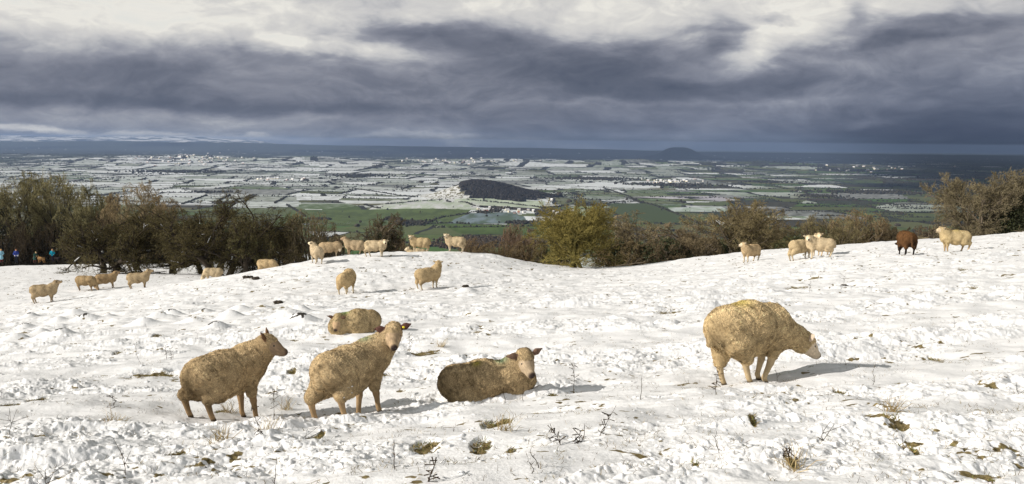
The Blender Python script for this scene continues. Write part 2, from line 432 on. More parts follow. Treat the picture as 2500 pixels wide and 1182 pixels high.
def _snow(t, b):
    a = t.n('ShaderNodeAttribute'); a.attribute_name = 'tone'
    s = t.n('ShaderNodeSeparateColor'); t.link(a.outputs['Color'], s.inputs[0])
    p = t.n('ShaderNodeTexCoord').outputs['Object']
    fine = t.noise(p, 55, 4, .6)
    big = t.noise(p, 1.3, 3, .5)
    snow = t.mix(big, (.88, .87, .865), (.83, .83, .83))
    g = t.noise(p, 30, 4, .65)
    turf = t.ramp(g, [(.28, (.05, .04, .02)), (.45, (.15, .115, .05)), (.6, (.26, .20, .09)), (.75, (.12, .14, .04))])
    mask = t.m('ADD', s.outputs[0], t.m('MULTIPLY', t.m('SUBTRACT', fine, .5), .9))
    mask = t.m('MULTIPLY', t.m('SUBTRACT', mask, .42), 4.0, clamp=True)
    mask = t.m('MULTIPLY', mask, t.m('MULTIPLY', s.outputs[0], 6, clamp=True))
    c = t.mix(mask, snow, turf)
    m2 = t.m('MULTIPLY', t.m('SUBTRACT', t.m('ADD', s.outputs[1], t.m('MULTIPLY', t.m('SUBTRACT', fine, .5), 1.0)), .4), 4.0, clamp=True)
    m2 = t.m('MULTIPLY', m2, t.m('MULTIPLY', s.outputs[1], 6, clamp=True))
    c = t.mix(m2, c, (.035, .03, .026))
    bn = t.n('ShaderNodeBump'); bn.inputs['Strength'].default_value = .35; bn.inputs['Distance'].default_value = .02
    t.link(t.noise(p, 38, 5, .62), bn.inputs['Height']); t.link(bn.outputs[0], b.inputs['Normal'])
    return c
snow_mat = material('snow', _snow, .75, .25)
build_hilltop()
lap('terrain')
# ---------------------------------------------------------------- the plain, its fields and hills
def hills(x, y):
    px = x / np.maximum(y, 1) * F          # only used to vary ridge heights with bearing
    z = np.zeros_like(x)
    # wooded knoll with a bare western shoulder
    dx = x + 150; sx = np.where(dx < 0, 165, 235)
    z += 70 * np.exp(-(np.abs(dx) / sx) ** 2.0 - (np.abs(y - 3700) / 210) ** 2)
    z += 24 * np.exp(-((x + 190) / 260) ** 2 - ((y - 3050) / 170) ** 2)
    z += 12 * np.exp(-((x - 30) / 150) ** 2 - ((y - 2650) / 90) ** 2)
    # low island of hills across the plain
    n = .75 + .5 * fbm(x / 900, y / 700, 3, 201)
    m = sst(-5200, -3300, x) * (1 - sst(2600, 4300, x))
    z += 62 * n * m * np.exp(-(np.abs(y - 9300 - .1 * x) / 1500) ** 2)
    z += 40 * sst(-9000, -6500, x) * (1 - sst(-4300, -3000, x)) * np.exp(-((y - 10500) / 1500) ** 2)
    # table-topped hill alone near the coast
    rx = np.abs(x - 2790) / 330
    z += 152 / (1 + (rx * 1.12) ** 4) * np.exp(-((y - 15000) / 500) ** 2)
    z += 40 * np.exp(-(rx / 2.2) ** 2) * np.exp(-((y - 15000) / 700) ** 2)
    # long ridge
    brg = x / np.maximum(y, 1)
    hr = np.interp(brg, [-.7, -.58, -.45, -.38, -.30, -.2, -.1, 0, .08, .2, .45, .7], [128, 140, 175, 168, 172, 132, 128, 122, 110, 70, 60, 60])
    z += (hr + 10 * fbm(x / 1300, y / 1300, 3, 207)) * np.exp(-((y - 22000) / 1700) ** 2)
    # far snow-covered hills
    hs = np.interp(brg, [-.75, -.6, -.5, -.42, -.34, -.28, -.24], [270, 290, 310, 330, 315, 210, 0])
    hm = np.clip(hs / 250, 0, 1)
    z += (hs + 40 * hm * fbm(x / 1700, y / 1700, 4, 211)) * np.exp(-(np.abs(y - 33500) / 2600) ** 2.2)
    z += (hs * .55 + 30 * hm * fbm(x / 1200, y / 1200, 4, 213)) * np.exp(-(np.abs(y - 29500) / 1500) ** 2)
    return np.maximum(z, 0)
def vz(x, y): return VALLEY + hills(np.asarray(x, float), np.asarray(y, float))
def vhit(px, py):
    "point of the plain or its hills seen at a pixel"
    r = ray(px, py); ds = np.geomspace(1700, 39000, 2500)
    k = np.nonzero(CAM[2] + r[2] * ds < vz(r[0] * ds, ds))[0]
    d = ds[k[0]] if len(k) else 39000
    return np.array([r[0] * d, d, float(vz(np.array([r[0] * d]), np.array([d]))[0])])

def topx(x, y):
    "bearing and depression of plain points, in photograph units, to look up what grows there"
    d = y; vx = x; z = VALLEY - CAM[2]
    P = np.stack([vx, d, np.full_like(d, z)], -1)
    cx, cy, cz = P @ rt, P @ up, P @ fw
    return 1250 + F * cx / cz, 591 - F * cy / cz

_rs = np.random.RandomState(11)
NSEED = 230
_sy = 1700 * (30000 / 1700) ** _rs.rand(NSEED); _sx = (_rs.rand(NSEED) * 2 - 1) * .72 * _sy
_sang = np.radians(_rs.normal(0, 9, NSEED)); _sw = _rs.uniform(190, 400, NSEED) * (1 + _sy / 18000); _sh = _rs.uniform(150, 330, NSEED) * (1 + _sy / 9000)
def fields(x, y):
    "field id hash, distance to nearest boundary (metres), district"
    sh = x.shape; xf, yf = x.ravel(), y.ravel(); ds = np.zeros(xf.size, int)
    # districts by nearest seed in log-distance space
    ly = np.log(yf); bx = xf / yf
    lsy = np.log(_sy); bsx = _sx / _sy
    def near(bx, ly):
        q = np.zeros(bx.size, int); wob = .03 * vnoise(bx * 14, ly * 6, 5)
        for i in range(0, bx.size, 50000):
            s = slice(i, i + 50000)
            q[s] = np.argmin(((bx[s, None] + wob[s, None] - bsx[None]) * 1.3) ** 2 + ((ly[s, None] - lsy[None]) * .8) ** 2, 1)
        return q
    if x.ndim == 2:
        c = np.ascontiguousarray(bx.reshape(sh)[1::3, 1::3]); cl = np.ascontiguousarray(ly.reshape(sh)[1::3, 1::3])
        q = near(c.ravel(), cl.ravel()).reshape(c.shape)
        ii = np.minimum(np.arange(sh[0]) // 3, c.shape[0] - 1); jj = np.minimum(np.arange(sh[1]) // 3, c.shape[1] - 1)
        ds = q[np.ix_(ii, jj)].ravel()
    else: ds = near(bx, ly)
    a = _sang[ds]; u = (xf - _sx[ds]) * np.cos(a) + (yf - _sy[ds]) * np.sin(a); v = -(xf - _sx[ds]) * np.sin(a) + (yf - _sy[ds]) * np.cos(a)
    u = u + 12 * vnoise(xf / 160, yf / 160, 8); v = v + 10 * vnoise(xf / 190, yf / 190, 9)
    h = _sh[ds]; w = _sw[ds]
    j = np.floor(v / h).astype(np.int64)
    off = _h(j, ds.astype(np.int64), _Z, 3); wj = w * (.6 + .9 * _h(j, ds.astype(np.int64), _Z, 4))
    uu = u / wj + off * 7; i_ = np.floor(uu).astype(np.int64)
    jt = .3 * (_h(i_, j, ds.astype(np.int64), 6) - .5); fu = uu - i_
    left = fu < .22 + jt; i_ = np.where(left, i_ - 1, i_)
    du = np.abs(fu - (.22 + jt)) * wj
    fv = v / h - j
    dv = np.minimum(fv, 1 - fv) * h
    # some fields are halved again
    hid = _h(i_, j, ds.astype(np.int64), 12)
    half = hid > .62; k2 = fv > .5
    hid = np.where(half & k2, _h(i_, j, ds.astype(np.int64), 13), hid)
    dv = np.where(half, np.minimum(dv, np.abs(fv - .5) * h), dv)
    eid = _h(i_ * 3 + (du < dv), j * 5 + k2, ds.astype(np.int64), 14)
    return hid.reshape(sh), np.minimum(du, dv).reshape(sh), eid.reshape(sh), ds.reshape(sh)
def snowiness(px, py):
    p = np.interp(py, [380, 398, 440, 495, 515, 560], [.22, .72, .66, .46, .20, .13])
    lft = sst(1500, 800, px); p = p + .25 * lft * sst(520, 480, py) 
    rgt = np.interp(px, [1250, 1500, 1800, 2050, 2400], [1, .85, .42, .16, .07]); 
    return p * rgt
WOODS = [(1230, 462, 140, 26), (560, 398, 0, 0)]
def build_plain():
    pyr = np.concatenate([np.linspace(800, 620, 30), np.linspace(619, 372, 560)])
    H = CAM[2] - VALLEY
    drow = H / ((pyr - 350) / F)
    drow = np.concatenate([[1000], drow[drow > 1001], np.geomspace(drow[-1] * 1.02, 39500, 170)])
    drow = np.unique(np.concatenate([drow, np.linspace(13700, 16300, 60), np.linspace(19500, 24500, 40), np.linspace(27500, 36500, 120)]))
    brow = np.linspace(-.70, .70, 1750)
    B, Dd = np.meshgrid(brow, drow, indexing='ij'); X = B * Dd; Y = Dd
    Z = vz(X, Y)
    Xc = (X[:-1, :-1] + X[1:, 1:]) / 2; Yc = (Y[:-1, :-1] + Y[1:, 1:]) / 2
    px, py = topx(Xc, Yc)
    hid, db, eid, ds = fields(Xc, Yc)
    pr = snowiness(px, py)
    h2 = (hid * 7919.13) % 1; h3 = (hid * 104729.7) % 1
    cov = sst(-.06, .06, pr - hid) * np.where(h2 > .48, .74 + .28 * h3, .24 + .36 * h3) + .10 * (h3 > .5) * sst(.1, .5, pr)
    fine = fbm(Xc / 34, Yc / 60, 3, 301)
    cov = np.clip(cov + .16 * fine * (cov > .04), 0, 1)
    green = np.stack([.078 + .055 * h2, .105 + .045 * h3, .038 + .02 * h2], -1)
    dark = np.stack([.050 + .02 * h2, .055 + .02 * h3, .034 + .01 * h2], -1)
    rr_ = np.interp(px, [1500, 2200], [.18, .45]); isd = (h3 < rr_)[..., None]
    base = np.where(isd, dark, green)
    base = base * np.interp(px, [1200, 1700, 2300], [1.0, .62, .42])[..., None] if False else base
    wh = np.stack([.76 + 0 * cov, .79 + 0 * cov, .80 + 0 * cov], -1)
    col = base * (1 - cov[..., None]) + wh * cov[..., None]
    col = col * (1 + .10 * fine[..., None])
    # hedge banks and ditches
    hw = np.interp(Yc, [1700, 4000, 9000, 20000], [4.5, 13, 36, 50])
    hk = (db < hw) & (eid < .8)
    hedge = np.array([.034, .034, .032])
    col = np.where(hk[..., None], hedge, col)
    # woods and settled ground beyond, coloured dark to carry the cloud shade there
    wood = fbm(Xc / 900, Yc / 1500, 3, 305) + np.interp(py, [358, 384, 396, 404, 440, 600], [.9, .75, .28, -.2, -.45, -.9]) + np.interp(px, [0, 400, 1400, 2000, 2500], [.1, 0, 0, .12, .3]) * (py < 480)
    wk = sst(.25, .42, wood + .3 * fine)
    wk *= 1 - .35 * (eid > .8)
    col = col * (1 - wk[..., None]) + np.array([.045, .055, .04]) * wk[..., None]
    # the knoll: woods east, rough snowy grass on the western shoulder
    hz = hills(Xc, Yc)
    kn = np.exp(-((Xc + 110) / 310) ** 4 - ((Yc - 3680) / 330) ** 4) * (hz > 9)
    kw = ((Xc > -215 - 60 * vnoise(Yc / 60, Xc / 60, 71) + (3700 - Yc) * .18)) & (hz > 12)
    rough = fbm(Xc / 16, Yc / 30, 3, 311)
    kc = np.where((rough > .12)[..., None], np.array([.16, .14, .07]), np.array([.66, .66, .64]))
    kc = np.where(kw[..., None], np.array([.028, .028, .024]), kc)
    col = col * (1 - kn[..., None]) + kc * kn[..., None]
    # lone table hill and long ridge: dark, cloud shade put into the colour; far hills: white fields between dark hedges
    fh0 = sst(26500, 27500, Yc) * sst(20, 60, hz)
    far = sst(13600, 14200, Yc) * (1 - fh0)
    col = col * (1 - far[..., None]) + np.array([.05, .06, .05]) * far[..., None] * (1 + .3 * fine[..., None])
    fh = sst(26500, 27500, Yc) * sst(20, 60, hz)
    sn = sst(-.1, .15, fbm(Xc / 700, Yc / 500, 4, 321) + .2 * (hz > 180) - .12)
    fc = np.array([.80, .80, .78]) * sn[..., None] + np.array([.07, .08, .09]) * (1 - sn[..., None])
    col = col * (1 - fh[..., None]) + fc * fh[..., None]
    # white specks of lying snow in the distance
    sp = (fbm(Xc / 150, Yc / 700, 2, 331) > .82) & (Yc > 9000) & (Yc < 20000) & (hz < 30)
    col = np.where(sp[..., None], np.array([.6, .62, .64]), col)
    n, m_ = X.shape; idx = np.arange(n * m_).reshape(n, m_)
    F4 = np.stack([idx[:-1, :-1], idx[1:, :-1], idx[1:, 1:], idx[:-1, 1:]], -1).reshape(-1, 4)
    V = np.stack([X, Y, Z], -1).reshape(-1, 3)
    o = mesh_np('plain', V, [F4], material('valley_fields', toned(.12, .03), .9, .1), smooth=True, fcol=np.clip(col.reshape(-1, 3), 0, 1))
    o['kind'] = 'structure'; o['label'] = 'patchwork of snowy and green fields on the low plain'
    return o
build_plain()
# wide skirt of land round everything so that the ground goes on to the sides and behind
def skirt():
    a = np.linspace(0, 2 * math.pi, 65)[:-1]; r = np.array([1450, 6000, 20000, 40500.])
    A, R = np.meshgrid(a, r, indexing='ij'); V = np.stack([R * np.sin(A), R * np.cos(A), np.full_like(R, VALLEY - 4.0)], -1).reshape(-1, 3)
    idx = np.arange(64 * 4).reshape(64, 4); i1 = np.roll(idx, -1, 0)
    F4 = np.stack([idx[:, :-1], idx[:, 1:], i1[:, 1:], i1[:, :-1]], -1).reshape(-1, 4)
    o = mesh_np('terrain', V, [F4], material('distant_land', vary((.10, .12, .08), .4, .002)))
    o['kind'] = 'structure'; o['label'] = 'dark low land stretching away beyond the fields'
skirt()

# flat sheets for the distinct fields that the photograph shows (corners in photograph pixels -> real ground)
def field_sheet(name, pts, col, label, cat='field', lift=.5, snow=None):
    P = np.array([vhit(*p) for p in pts]); c = P.mean(0)
    # subdivide so the sheet follows the land
    n = 14; out = []
    a, b, c_, d = P
    for i in range(n + 1):
        for j in range(n + 1):
            s, q = i / n, j / n
            p = (a * (1 - s) + b * s) * (1 - q) + (d * (1 - s) + c_ * s) * q; out.append(p)
    V = np.array(out); V[:, 2] = vz(V[:, 0], V[:, 1]) + lift
    idx = np.arange((n + 1) ** 2).reshape(n + 1, n + 1)
    F4 = np.stack([idx[:-1, :-1], idx[1:, :-1], idx[1:, 1:], idx[:-1, 1:]], -1).reshape(-1, 4)
    def f(t, b):
        p = t.n('ShaderNodeTexCoord').outputs['Object']
        k = t.noise(t.v('MULTIPLY', p, (1, .35, 1)), .022, 5, .65)
        c2 = snow or tuple(v * .7 for v in col)
        return t.mix(t.m('MULTIPLY', t.m('SUBTRACT', k, .42), 6, clamp=True), col, c2)
    o = mesh_np(name, V, [F4], material(name, f, .9, .1)); o['kind'] = 'structure'; o['label'] = label
    return o
GR = (.115, .155, .055); WH = (.72, .74, .74); MX = (.42, .48, .36); DG = (.075, .10, .042)
SH = [([(760, 541), (1010, 543), (1000, 536), (800, 531)], None, None),
]
field_sheet('field', [(640, 555), (1090, 548), (1150, 512), (720, 512)], GR, 'broad green meadow below the white knoll slope')
field_sheet('field', [(700, 551), (975, 543), (975, 539), (700, 546)], WH, 'thin white strip of snow across the green meadow')
field_sheet('field', [(900, 512), (1165, 514), (1190, 492), (960, 488)], MX, 'gently rounded pale field at the foot of the knoll', snow=(.62, .62, .62))
field_sheet('field', [(1100, 503), (1320, 510), (1330, 492), (1110, 487)], MX, 'pale snowy field just above the village', snow=(.6, .66, .52))
field_sheet('field', [(1050, 546), (1290, 547), (1260, 519), (1150, 521)], (.20, .25, .28), 'blue grey frosted field in front of the village', snow=(.10, .14, .10))
field_sheet('field', [(1120, 570), (1330, 575), (1330, 550), (1080, 549)], (.10, .15, .04), 'bright green pasture below the village')
field_sheet('field', [(1490, 540), (1720, 546), (1600, 497), (1490, 497)], DG, 'large dark green field right of the yellow tree', snow=(.075, .10, .045))
field_sheet('field', [(1640, 486), (1722, 485), (1680, 479), (1541, 481)], (.62, .60, .64), 'flat lilac white field among green ones', snow=(.5, .48, .52))
field_sheet('field', [(1760, 492), (1800, 489), (1750, 479), (1622, 480)], (.5, .48, .52), 'second lilac white field beside a hedge', snow=(.4, .38, .42))
field_sheet('field', [(1640, 517), (1790, 518), (1760, 505), (1630, 507)], (.55, .60, .58), 'pale snow dusted field behind the ivy clad tree', snow=(.35, .42, .33))
field_sheet('field', [(1860, 538), (1985, 536), (1975, 528), (1865, 529)], WH, 'bright snow patch in the dark green fields', snow=(.15, .2, .1))
field_sheet('field', [(1395, 534), (1490, 534), (1450, 504), (1400, 504)], (.26, .33, .15), 'light green field behind the yellow tree', snow=(.4, .45, .33))
lap('valley')
# ---------------------------------------------------------------- hedges, trees, woods and houses on the plain
def blobs(P, R, Hh, rs, tone, jag=.28, rings=3, seg=7, low=.0):
    "many small irregular crowns in one mesh: P (n,3) base, R radius, Hh height, tone (n,3)"
    n = len(P); a = np.arange(seg) / seg * 2 * math.pi
    lv = np.linspace(0, 1, rings)
    vs = []
    for k, q in enumerate(lv):
        rad = np.array([.62, 1.0, .62])[k] if rings == 3 else (.55 + .6 * math.sin(math.pi * (.15 + .7 * q)))
        hh = [low, .42, .82][k] if rings == 3 else q * .9
        r = R[:, None] * rad * (1 + jag * (rs.rand(n, seg) * 2 - 1))
        z = Hh[:, None] * (hh + .12 * (rs.rand(n, seg) * 2 - 1) * (k > 0))
        ph = a[None] + rs.rand(n, 1)
        vs.append(np.stack([P[:, None, 0] + r * np.cos(ph), P[:, None, 1] + r * np.sin(ph), P[:, None, 2] + z], -1))
    top = np.stack([P[:, 0], P[:, 1], P[:, 2] + Hh], -1)[:, None]
    V = np.concatenate(vs + [top], 1); m = rings * seg + 1
    q = []; tr = []
    for k in range(rings - 1):
        for j in range(seg): q.append((k * seg + j, k * seg + (j + 1) % seg, (k + 1) * seg + (j + 1) % seg, (k + 1) * seg + j))
    for j in range(seg): tr.append(((rings - 1) * seg + j, (rings - 1) * seg + (j + 1) % seg, rings * seg))
    base = (np.arange(n) * m)[:, None, None]
    Q = (np.array(q)[None] + base).reshape(-1, 4); T = (np.array(tr)[None] + base).reshape(-1, 3)
    ft = np.concatenate([np.repeat(tone, len(q), 0), np.repeat(tone, len(tr), 0)])
    ft = ft * (1 + .35 * (rs.rand(len(ft), 1) * 2 - 1))
    return V.reshape(-1, 3), [Q, T], ft
foliage_far = material('winter_hedge', toned(), .95, .05)
def scatter_hedges():
    rs = np.random.RandomState(5)
    # candidates spread evenly over the picture of the plain
    n = 330000
    py = 352 + (620 - 352) * rs.rand(n) ** 1.0; px = -60 + 2620 * rs.rand(n)
    r = np.stack([ray(a, b) for a, b in ((0, 0), (1, 0), (0, 1))])
    d0 = fw[None] + rt[None] * ((px - 1250) / F)[:, None] - up[None] * ((py - 591) / F)[:, None]
    d0 = d0 / d0[:, 1:2]; dist = np.where(d0[:, 2] < -1e-4, (VALLEY - CAM[2]) / np.minimum(d0[:, 2], -1e-4), 1e9)
    k = (dist > 1750) & (dist < 13500); px, py, d0, dist = px[k], py[k], d0[k], dist[k]
    X, Y = d0[:, 0] * dist, dist
    hid, db, eid, _ = fields(X, Y)
    hw = np.interp(Y, [1700, 4000, 9000, 14000], [3.5, 8, 22, 40])
    p = np.where(db < hw, np.where(eid < .75, 1.0, .3), np.where(hid > .95, .02, .0008))
    clump = fbm(X / 420, Y / 650, 2, 401); p = p * np.clip(.75 + 1.2 * clump, .2, 1.3)
    p = np.where((clump > .62) & (Y > 3000), .30, p)
    # traced meadows stay open
    op = ((px > 640) & (px < 1400) & (py > 488) & (py < 575)) | ((px > 1490) & (px < 1720) & (py > 497) & (py < 545))
    p = np.where(op, p * .06, p)
    k = rs.rand(len(X)) < p; X, Y, db = X[k], Y[k], db[k]
    s = np.interp(Y, [1700, 4000, 9000, 14000], [1.0, 1.15, 1.9, 2.6])
    R = (1.6 + 2.4 * rs.rand(len(X)) ** 2) * s; Hh = (2.2 + 4.5 * rs.rand(len(X)) ** 2.2) * np.interp(Y, [1700, 9000, 14000], [1, 1.3, 1.5])
    P = np.stack([X, Y, vz(X, Y) - .3], -1)
    tone = np.array([.040, .040, .028])[None] * (.7 + .6 * rs.rand(len(X), 1)) + np.array([.02, .006, 0])[None] * (rs.rand(len(X), 1) > .7)
    V, Fs, ft = blobs(P, R, Hh, rs, tone, seg=6)
    o = mesh_np('hedgerows', V, Fs, foliage_far, fcol=ft); tag(o, 'dark leafless hedgerows and bushes dividing the valley fields', kind='stuff')

scatter_hedges()

def line_trees(name, label, pts, step, R0, H0_, seed, wid=4):
    "a named hedge or tree belt following a line on the plain"
    rs = np.random.RandomState(seed); Q = np.array([vhit(*p) for p in pts]); out = []
    for a, b in zip(Q[:-1], Q[1:]):
        m = max(2, int(np.linalg.norm(b - a) / step))
        for i in range(m): out.append(a + (b - a) * (i + rs.rand() * .7) / m)
    P = np.array(out); P[:, :2] += rs.normal(0, wid, (len(P), 2)); P[:, 2] = vz(P[:, 0], P[:, 1]) - .3
    k = rs.rand(len(P)) > .08; P = P[k]
    R = R0 * (.6 + .8 * rs.rand(len(P))); Hh = H0_ * (.55 + .9 * rs.rand(len(P)) ** 1.5)
    tone = np.array([.045, .042, .030])[None] * (.7 + .6 * rs.rand(len(P), 1))
    V, Fs, ft = blobs(P, R, Hh, rs, tone, seg=7)
    o = mesh_np(name, V, Fs, foliage_far, fcol=ft); return tag(o, label, 'hedge' if name == 'hedge' else 'tree belt', 'hedges of the valley floor')
HEDGES = [
    ([(1472, 459), (1530, 478), (1560, 492)], 'hedge running from behind the wooded knoll down to the lilac white field'),
    ([(1560, 492), (1600, 503), (1650, 522), (1712, 548)], 'thick hedge slanting down beside the large dark green field'),
    ([(1455, 501), (1480, 512), (1518, 534)], 'hedge slanting down at the left edge of the large dark green field'),
    ([(1455, 501), (1500, 494), (1560, 492)], 'short hedge along the top of the large dark green field'),
    ([(1145, 548), (1100, 545), (1010, 549)], 'low hedge along the bottom of the blue grey field'),
    ([(1300, 553), (1200, 555), (1060, 556)], 'thin straight hedge under the bright green pasture edge'),
    ([(1030, 548), (1080, 531), (1150, 519), (1175, 516)], 'tree lined hedge curving up to the left end of the village'),
    ([(1140, 488), (1250, 498), (1325, 508), (1390, 501)], 'hedge below the knoll curving round to the lane'),
    ([(1090, 490), (1150, 501), (1180, 507)], 'hedge dropping from the knoll to the village houses'),
    ([(940, 499), (1015, 492), (1090, 487)], 'hedge along the top of the gently rounded pale field'),
    ([(890, 500), (911, 507), (930, 510)], 'short hedge left of the gently rounded pale field'),
    ([(860, 460), (940, 472), (1018, 482)], 'hedge beside the slanting white strip field left of the knoll'),
    ([(700, 500), (732, 520), (745, 530)], 'lane side hedge slanting down at the left of the meadow'),
    ([(445, 499), (505, 477)], 'hedge slanting up between pale fields behind the hawthorns'),
    ([(530, 493), (560, 477)], 'second slanting hedge between pale fields'),
    ([(595, 493), (625, 477)], 'third slanting hedge between pale fields'),
    ([(670, 497), (700, 480)], 'fourth slanting hedge between pale fields'),
    ([(1390, 534), (1480, 529), (1518, 534)], 'hedge behind the crown of the yellow tree'),
    ([(1720, 549), (1650, 548), (1520, 547)], 'straight dark hedge along the bottom of the large dark green field'),
    ([(2060, 500), (2150, 508), (2300, 512)], 'hedge across the dark fields toward the right tree'),
    ([(1900, 515), (2100, 519), (2290, 520)], 'dark tree belt across the lower right fields'),
    ([(2000, 527), (2180, 531), (2290, 531)], 'lower dark tree belt across the right fields'),
    ([(1960, 505), (2060, 500)], 'short dark hedge behind the right fields'),
    ([(2140, 491), (2240, 494), (2300, 496)], 'dotted row of dark bushes in a pale right field'),
]
for i, (pts, lb) in enumerate(HEDGES): line_trees('hedge', lb, pts, 5.0, 3.4, 5.0, 900 + i, 2.0)

def wood(label, fn, n, seed, R0, H0_, tone, name='woodland'):
    rs = np.random.RandomState(seed); P = fn(rs, n)
    P = np.c_[P, vz(P[:, 0], P[:, 1]) - .5]
    R = R0 * (.7 + .6 * rs.rand(len(P))); Hh = H0_ * (.7 + .6 * rs.rand(len(P)))
    tn = np.array(tone)[None] * (.55 + .9 * rs.rand(len(P), 1))
    V, Fs, ft = blobs(P, R, Hh, rs, tn, seg=7, jag=.4)
    o = mesh_np(name, V, Fs, foliage_far, fcol=ft); tag(o, label, kind='stuff')
def knoll(rs, n):
    q = np.stack([rs.uniform(-250, 310, n * 4), rs.uniform(3350, 3900, n * 4)], -1)
    h = hills(q[:, 0], q[:, 1]); edge = 45 * vnoise(q[:, 0] / 50, q[:, 1] / 50, 71)
    k = (h + edge * .25 > 13) & (q[:, 0] > -215 + edge + (3700 - q[:, 1]) * .2)
    return q[k][:n]
wood('dense leafless wood covering the knoll in the plain', knoll, 5200, 31, 5.0, 9, (.036, .032, .028))
def around(px, py, w, h):
    def f(rs, n):
        p = vhit(px, py); q = vhit(px, py - h); ry = max(15, abs(q[1] - p[1])); rx = w / F * p[1]
        g = rs.normal(0, .5, (n, 2)); return np.stack([p[0] + g[:, 0] * rx, p[1] + g[:, 1] * ry], -1)
    return f
WD = [(1270, 545, 36, 5, 60, 'dark copse right of the bright green pasture'), (1010, 545, 36, 6, 110, 'dark copse at the foot of the hedge left of the blue grey field'), (1392, 545, 30, 6, 60, 'copse beside the lane behind the yellow tree'),
      (780, 536, 26, 2, 40, 'row of bushes in the broad green meadow'), (950, 535, 16, 4, 20, 'few bushes right in the broad green meadow'),
      (1210, 516, 14, 3, 30, 'tall bare trees standing among the village houses'), (1240, 510, 12, 2, 20, 'slender trees behind the village roofs'), (1180, 520, 14, 2, 25, 'trees at the left end of the village'), (1330, 519, 30, 2, 45, 'garden trees in the right half of the village'),
      (1180, 588, 90, 8, 500, 'brown scrub at the foot of the scarp'), (1290, 592, 60, 6, 300, 'dark scrub below the bright green pasture'), (1130, 600, 80, 6, 300, 'dark scrub just beyond the snowy mound'),
      (2000, 480, 60, 3, 90, 'dark wood in the right hand fields'), (2130, 470, 130, 4, 280, 'long dark wood in the dim right hand fields'), (1650, 452, 120, 3, 180, 'trees round the far village in the middle right'), (1450, 437, 110, 3, 220, 'dark belt of woodland beyond the knoll'), (880, 430, 60, 4, 160, 'tall dark wood on the low snowy hills'), (920, 408, 12, 5, 60, 'narrow dark wood on the snowy hillside'), (1950, 400, 60, 2, 200, 'dark wood on the far right hills'),
      (430, 420, 110, 3, 200, 'trees below the distant town'), (520, 470, 50, 2, 50, 'belt of dark trees among the pale left fields'), (1880, 445, 50, 2, 70, 'low wooded rise in the right fields')]
for i, (px, py, w, h, n, lb) in enumerate(WD):
    far = vhit(px, py)[1]; s = np.interp(far, [2000, 4000, 8000], [1, 1.5, 2.6])
    wood(lb, around(px, py, w, h), int(n * 1.6), 40 + i, 3.2 * s, 5.5 * min(s, 1.8), (.045, .040, .028) if i not in (9, 10, 11) else (.06, .045, .028), 'scrub' if i in (9, 10, 11) else 'copse')
# lone field trees near the foot of the scarp: things one can tell apart
def far_tree(px, py, hpx, label):
    p = vhit(px, py); Hh = hpx / F * p[1]; rs = np.random.RandomState(int(px * 7 + py))
    r = empty('field_tree', p); tag(r, label, 'tree', 'lone trees in the valley')
    V, Fs, ft = blobs(np.zeros((10, 3)) + rs.normal(0, .16, (10, 3)) * Hh * np.array([1, 1, .3]) + [0, 0, Hh * .3], np.full(10, Hh * .3), np.full(10, Hh * .5), rs, np.tile(np.array([[.06, .048, .032]]), (10, 1)), seg=8, jag=.45)
    mesh_np('crown', V, Fs, foliage_far, r, fcol=ft)
    a = np.arange(6) / 6 * 2 * math.pi; rr = Hh * .035
    V = np.concatenate([np.stack([rr * np.cos(a), rr * np.sin(a), 0 * a - .5], -1), np.stack([rr * .6 * np.cos(a), rr * .6 * np.sin(a), 0 * a + Hh * .5], -1)])
    mesh_np('trunk', V, [np.array([(j, (j + 1) % 6, 6 + (j + 1) % 6, 6 + j) for j in range(6)])], bark, r)
bark = material('bark', vary((.075, .058, .04), .4, 9))
for q in [(1297, 571, 16, 'small round tree in the green pasture right of the mound'), (975, 548, 22, 'tall dark tree left of the copse in the meadow'), (873, 557, 12, 'round bush in the green field above the standing sheep'), (1390, 497, 12, 'round bare tree by the lane junction'), (1366, 481, 14, 'bare tree in the snowy field right of the knoll'),
          (1460, 503, 8, 'small bush at the corner of the slanting hedge'), (1530, 490, 7, 'small bush on the hedge above the dark green field'), (2190, 556, 13, 'round bare bush in the dark fields above the brown sheep'), (1420, 447, 10, 'small tree on the white fields beyond the knoll'), (1615, 462, 9, 'rounded tree on the pale field before the far village'),
          (670, 512, 8, 'dark bush in the pale field behind the left hawthorn'), (1028, 449, 9, 'bare tree in the snowy fields left of the knoll'), (880, 545, 8, 'little bush at the meadow edge')]: far_tree(*q)

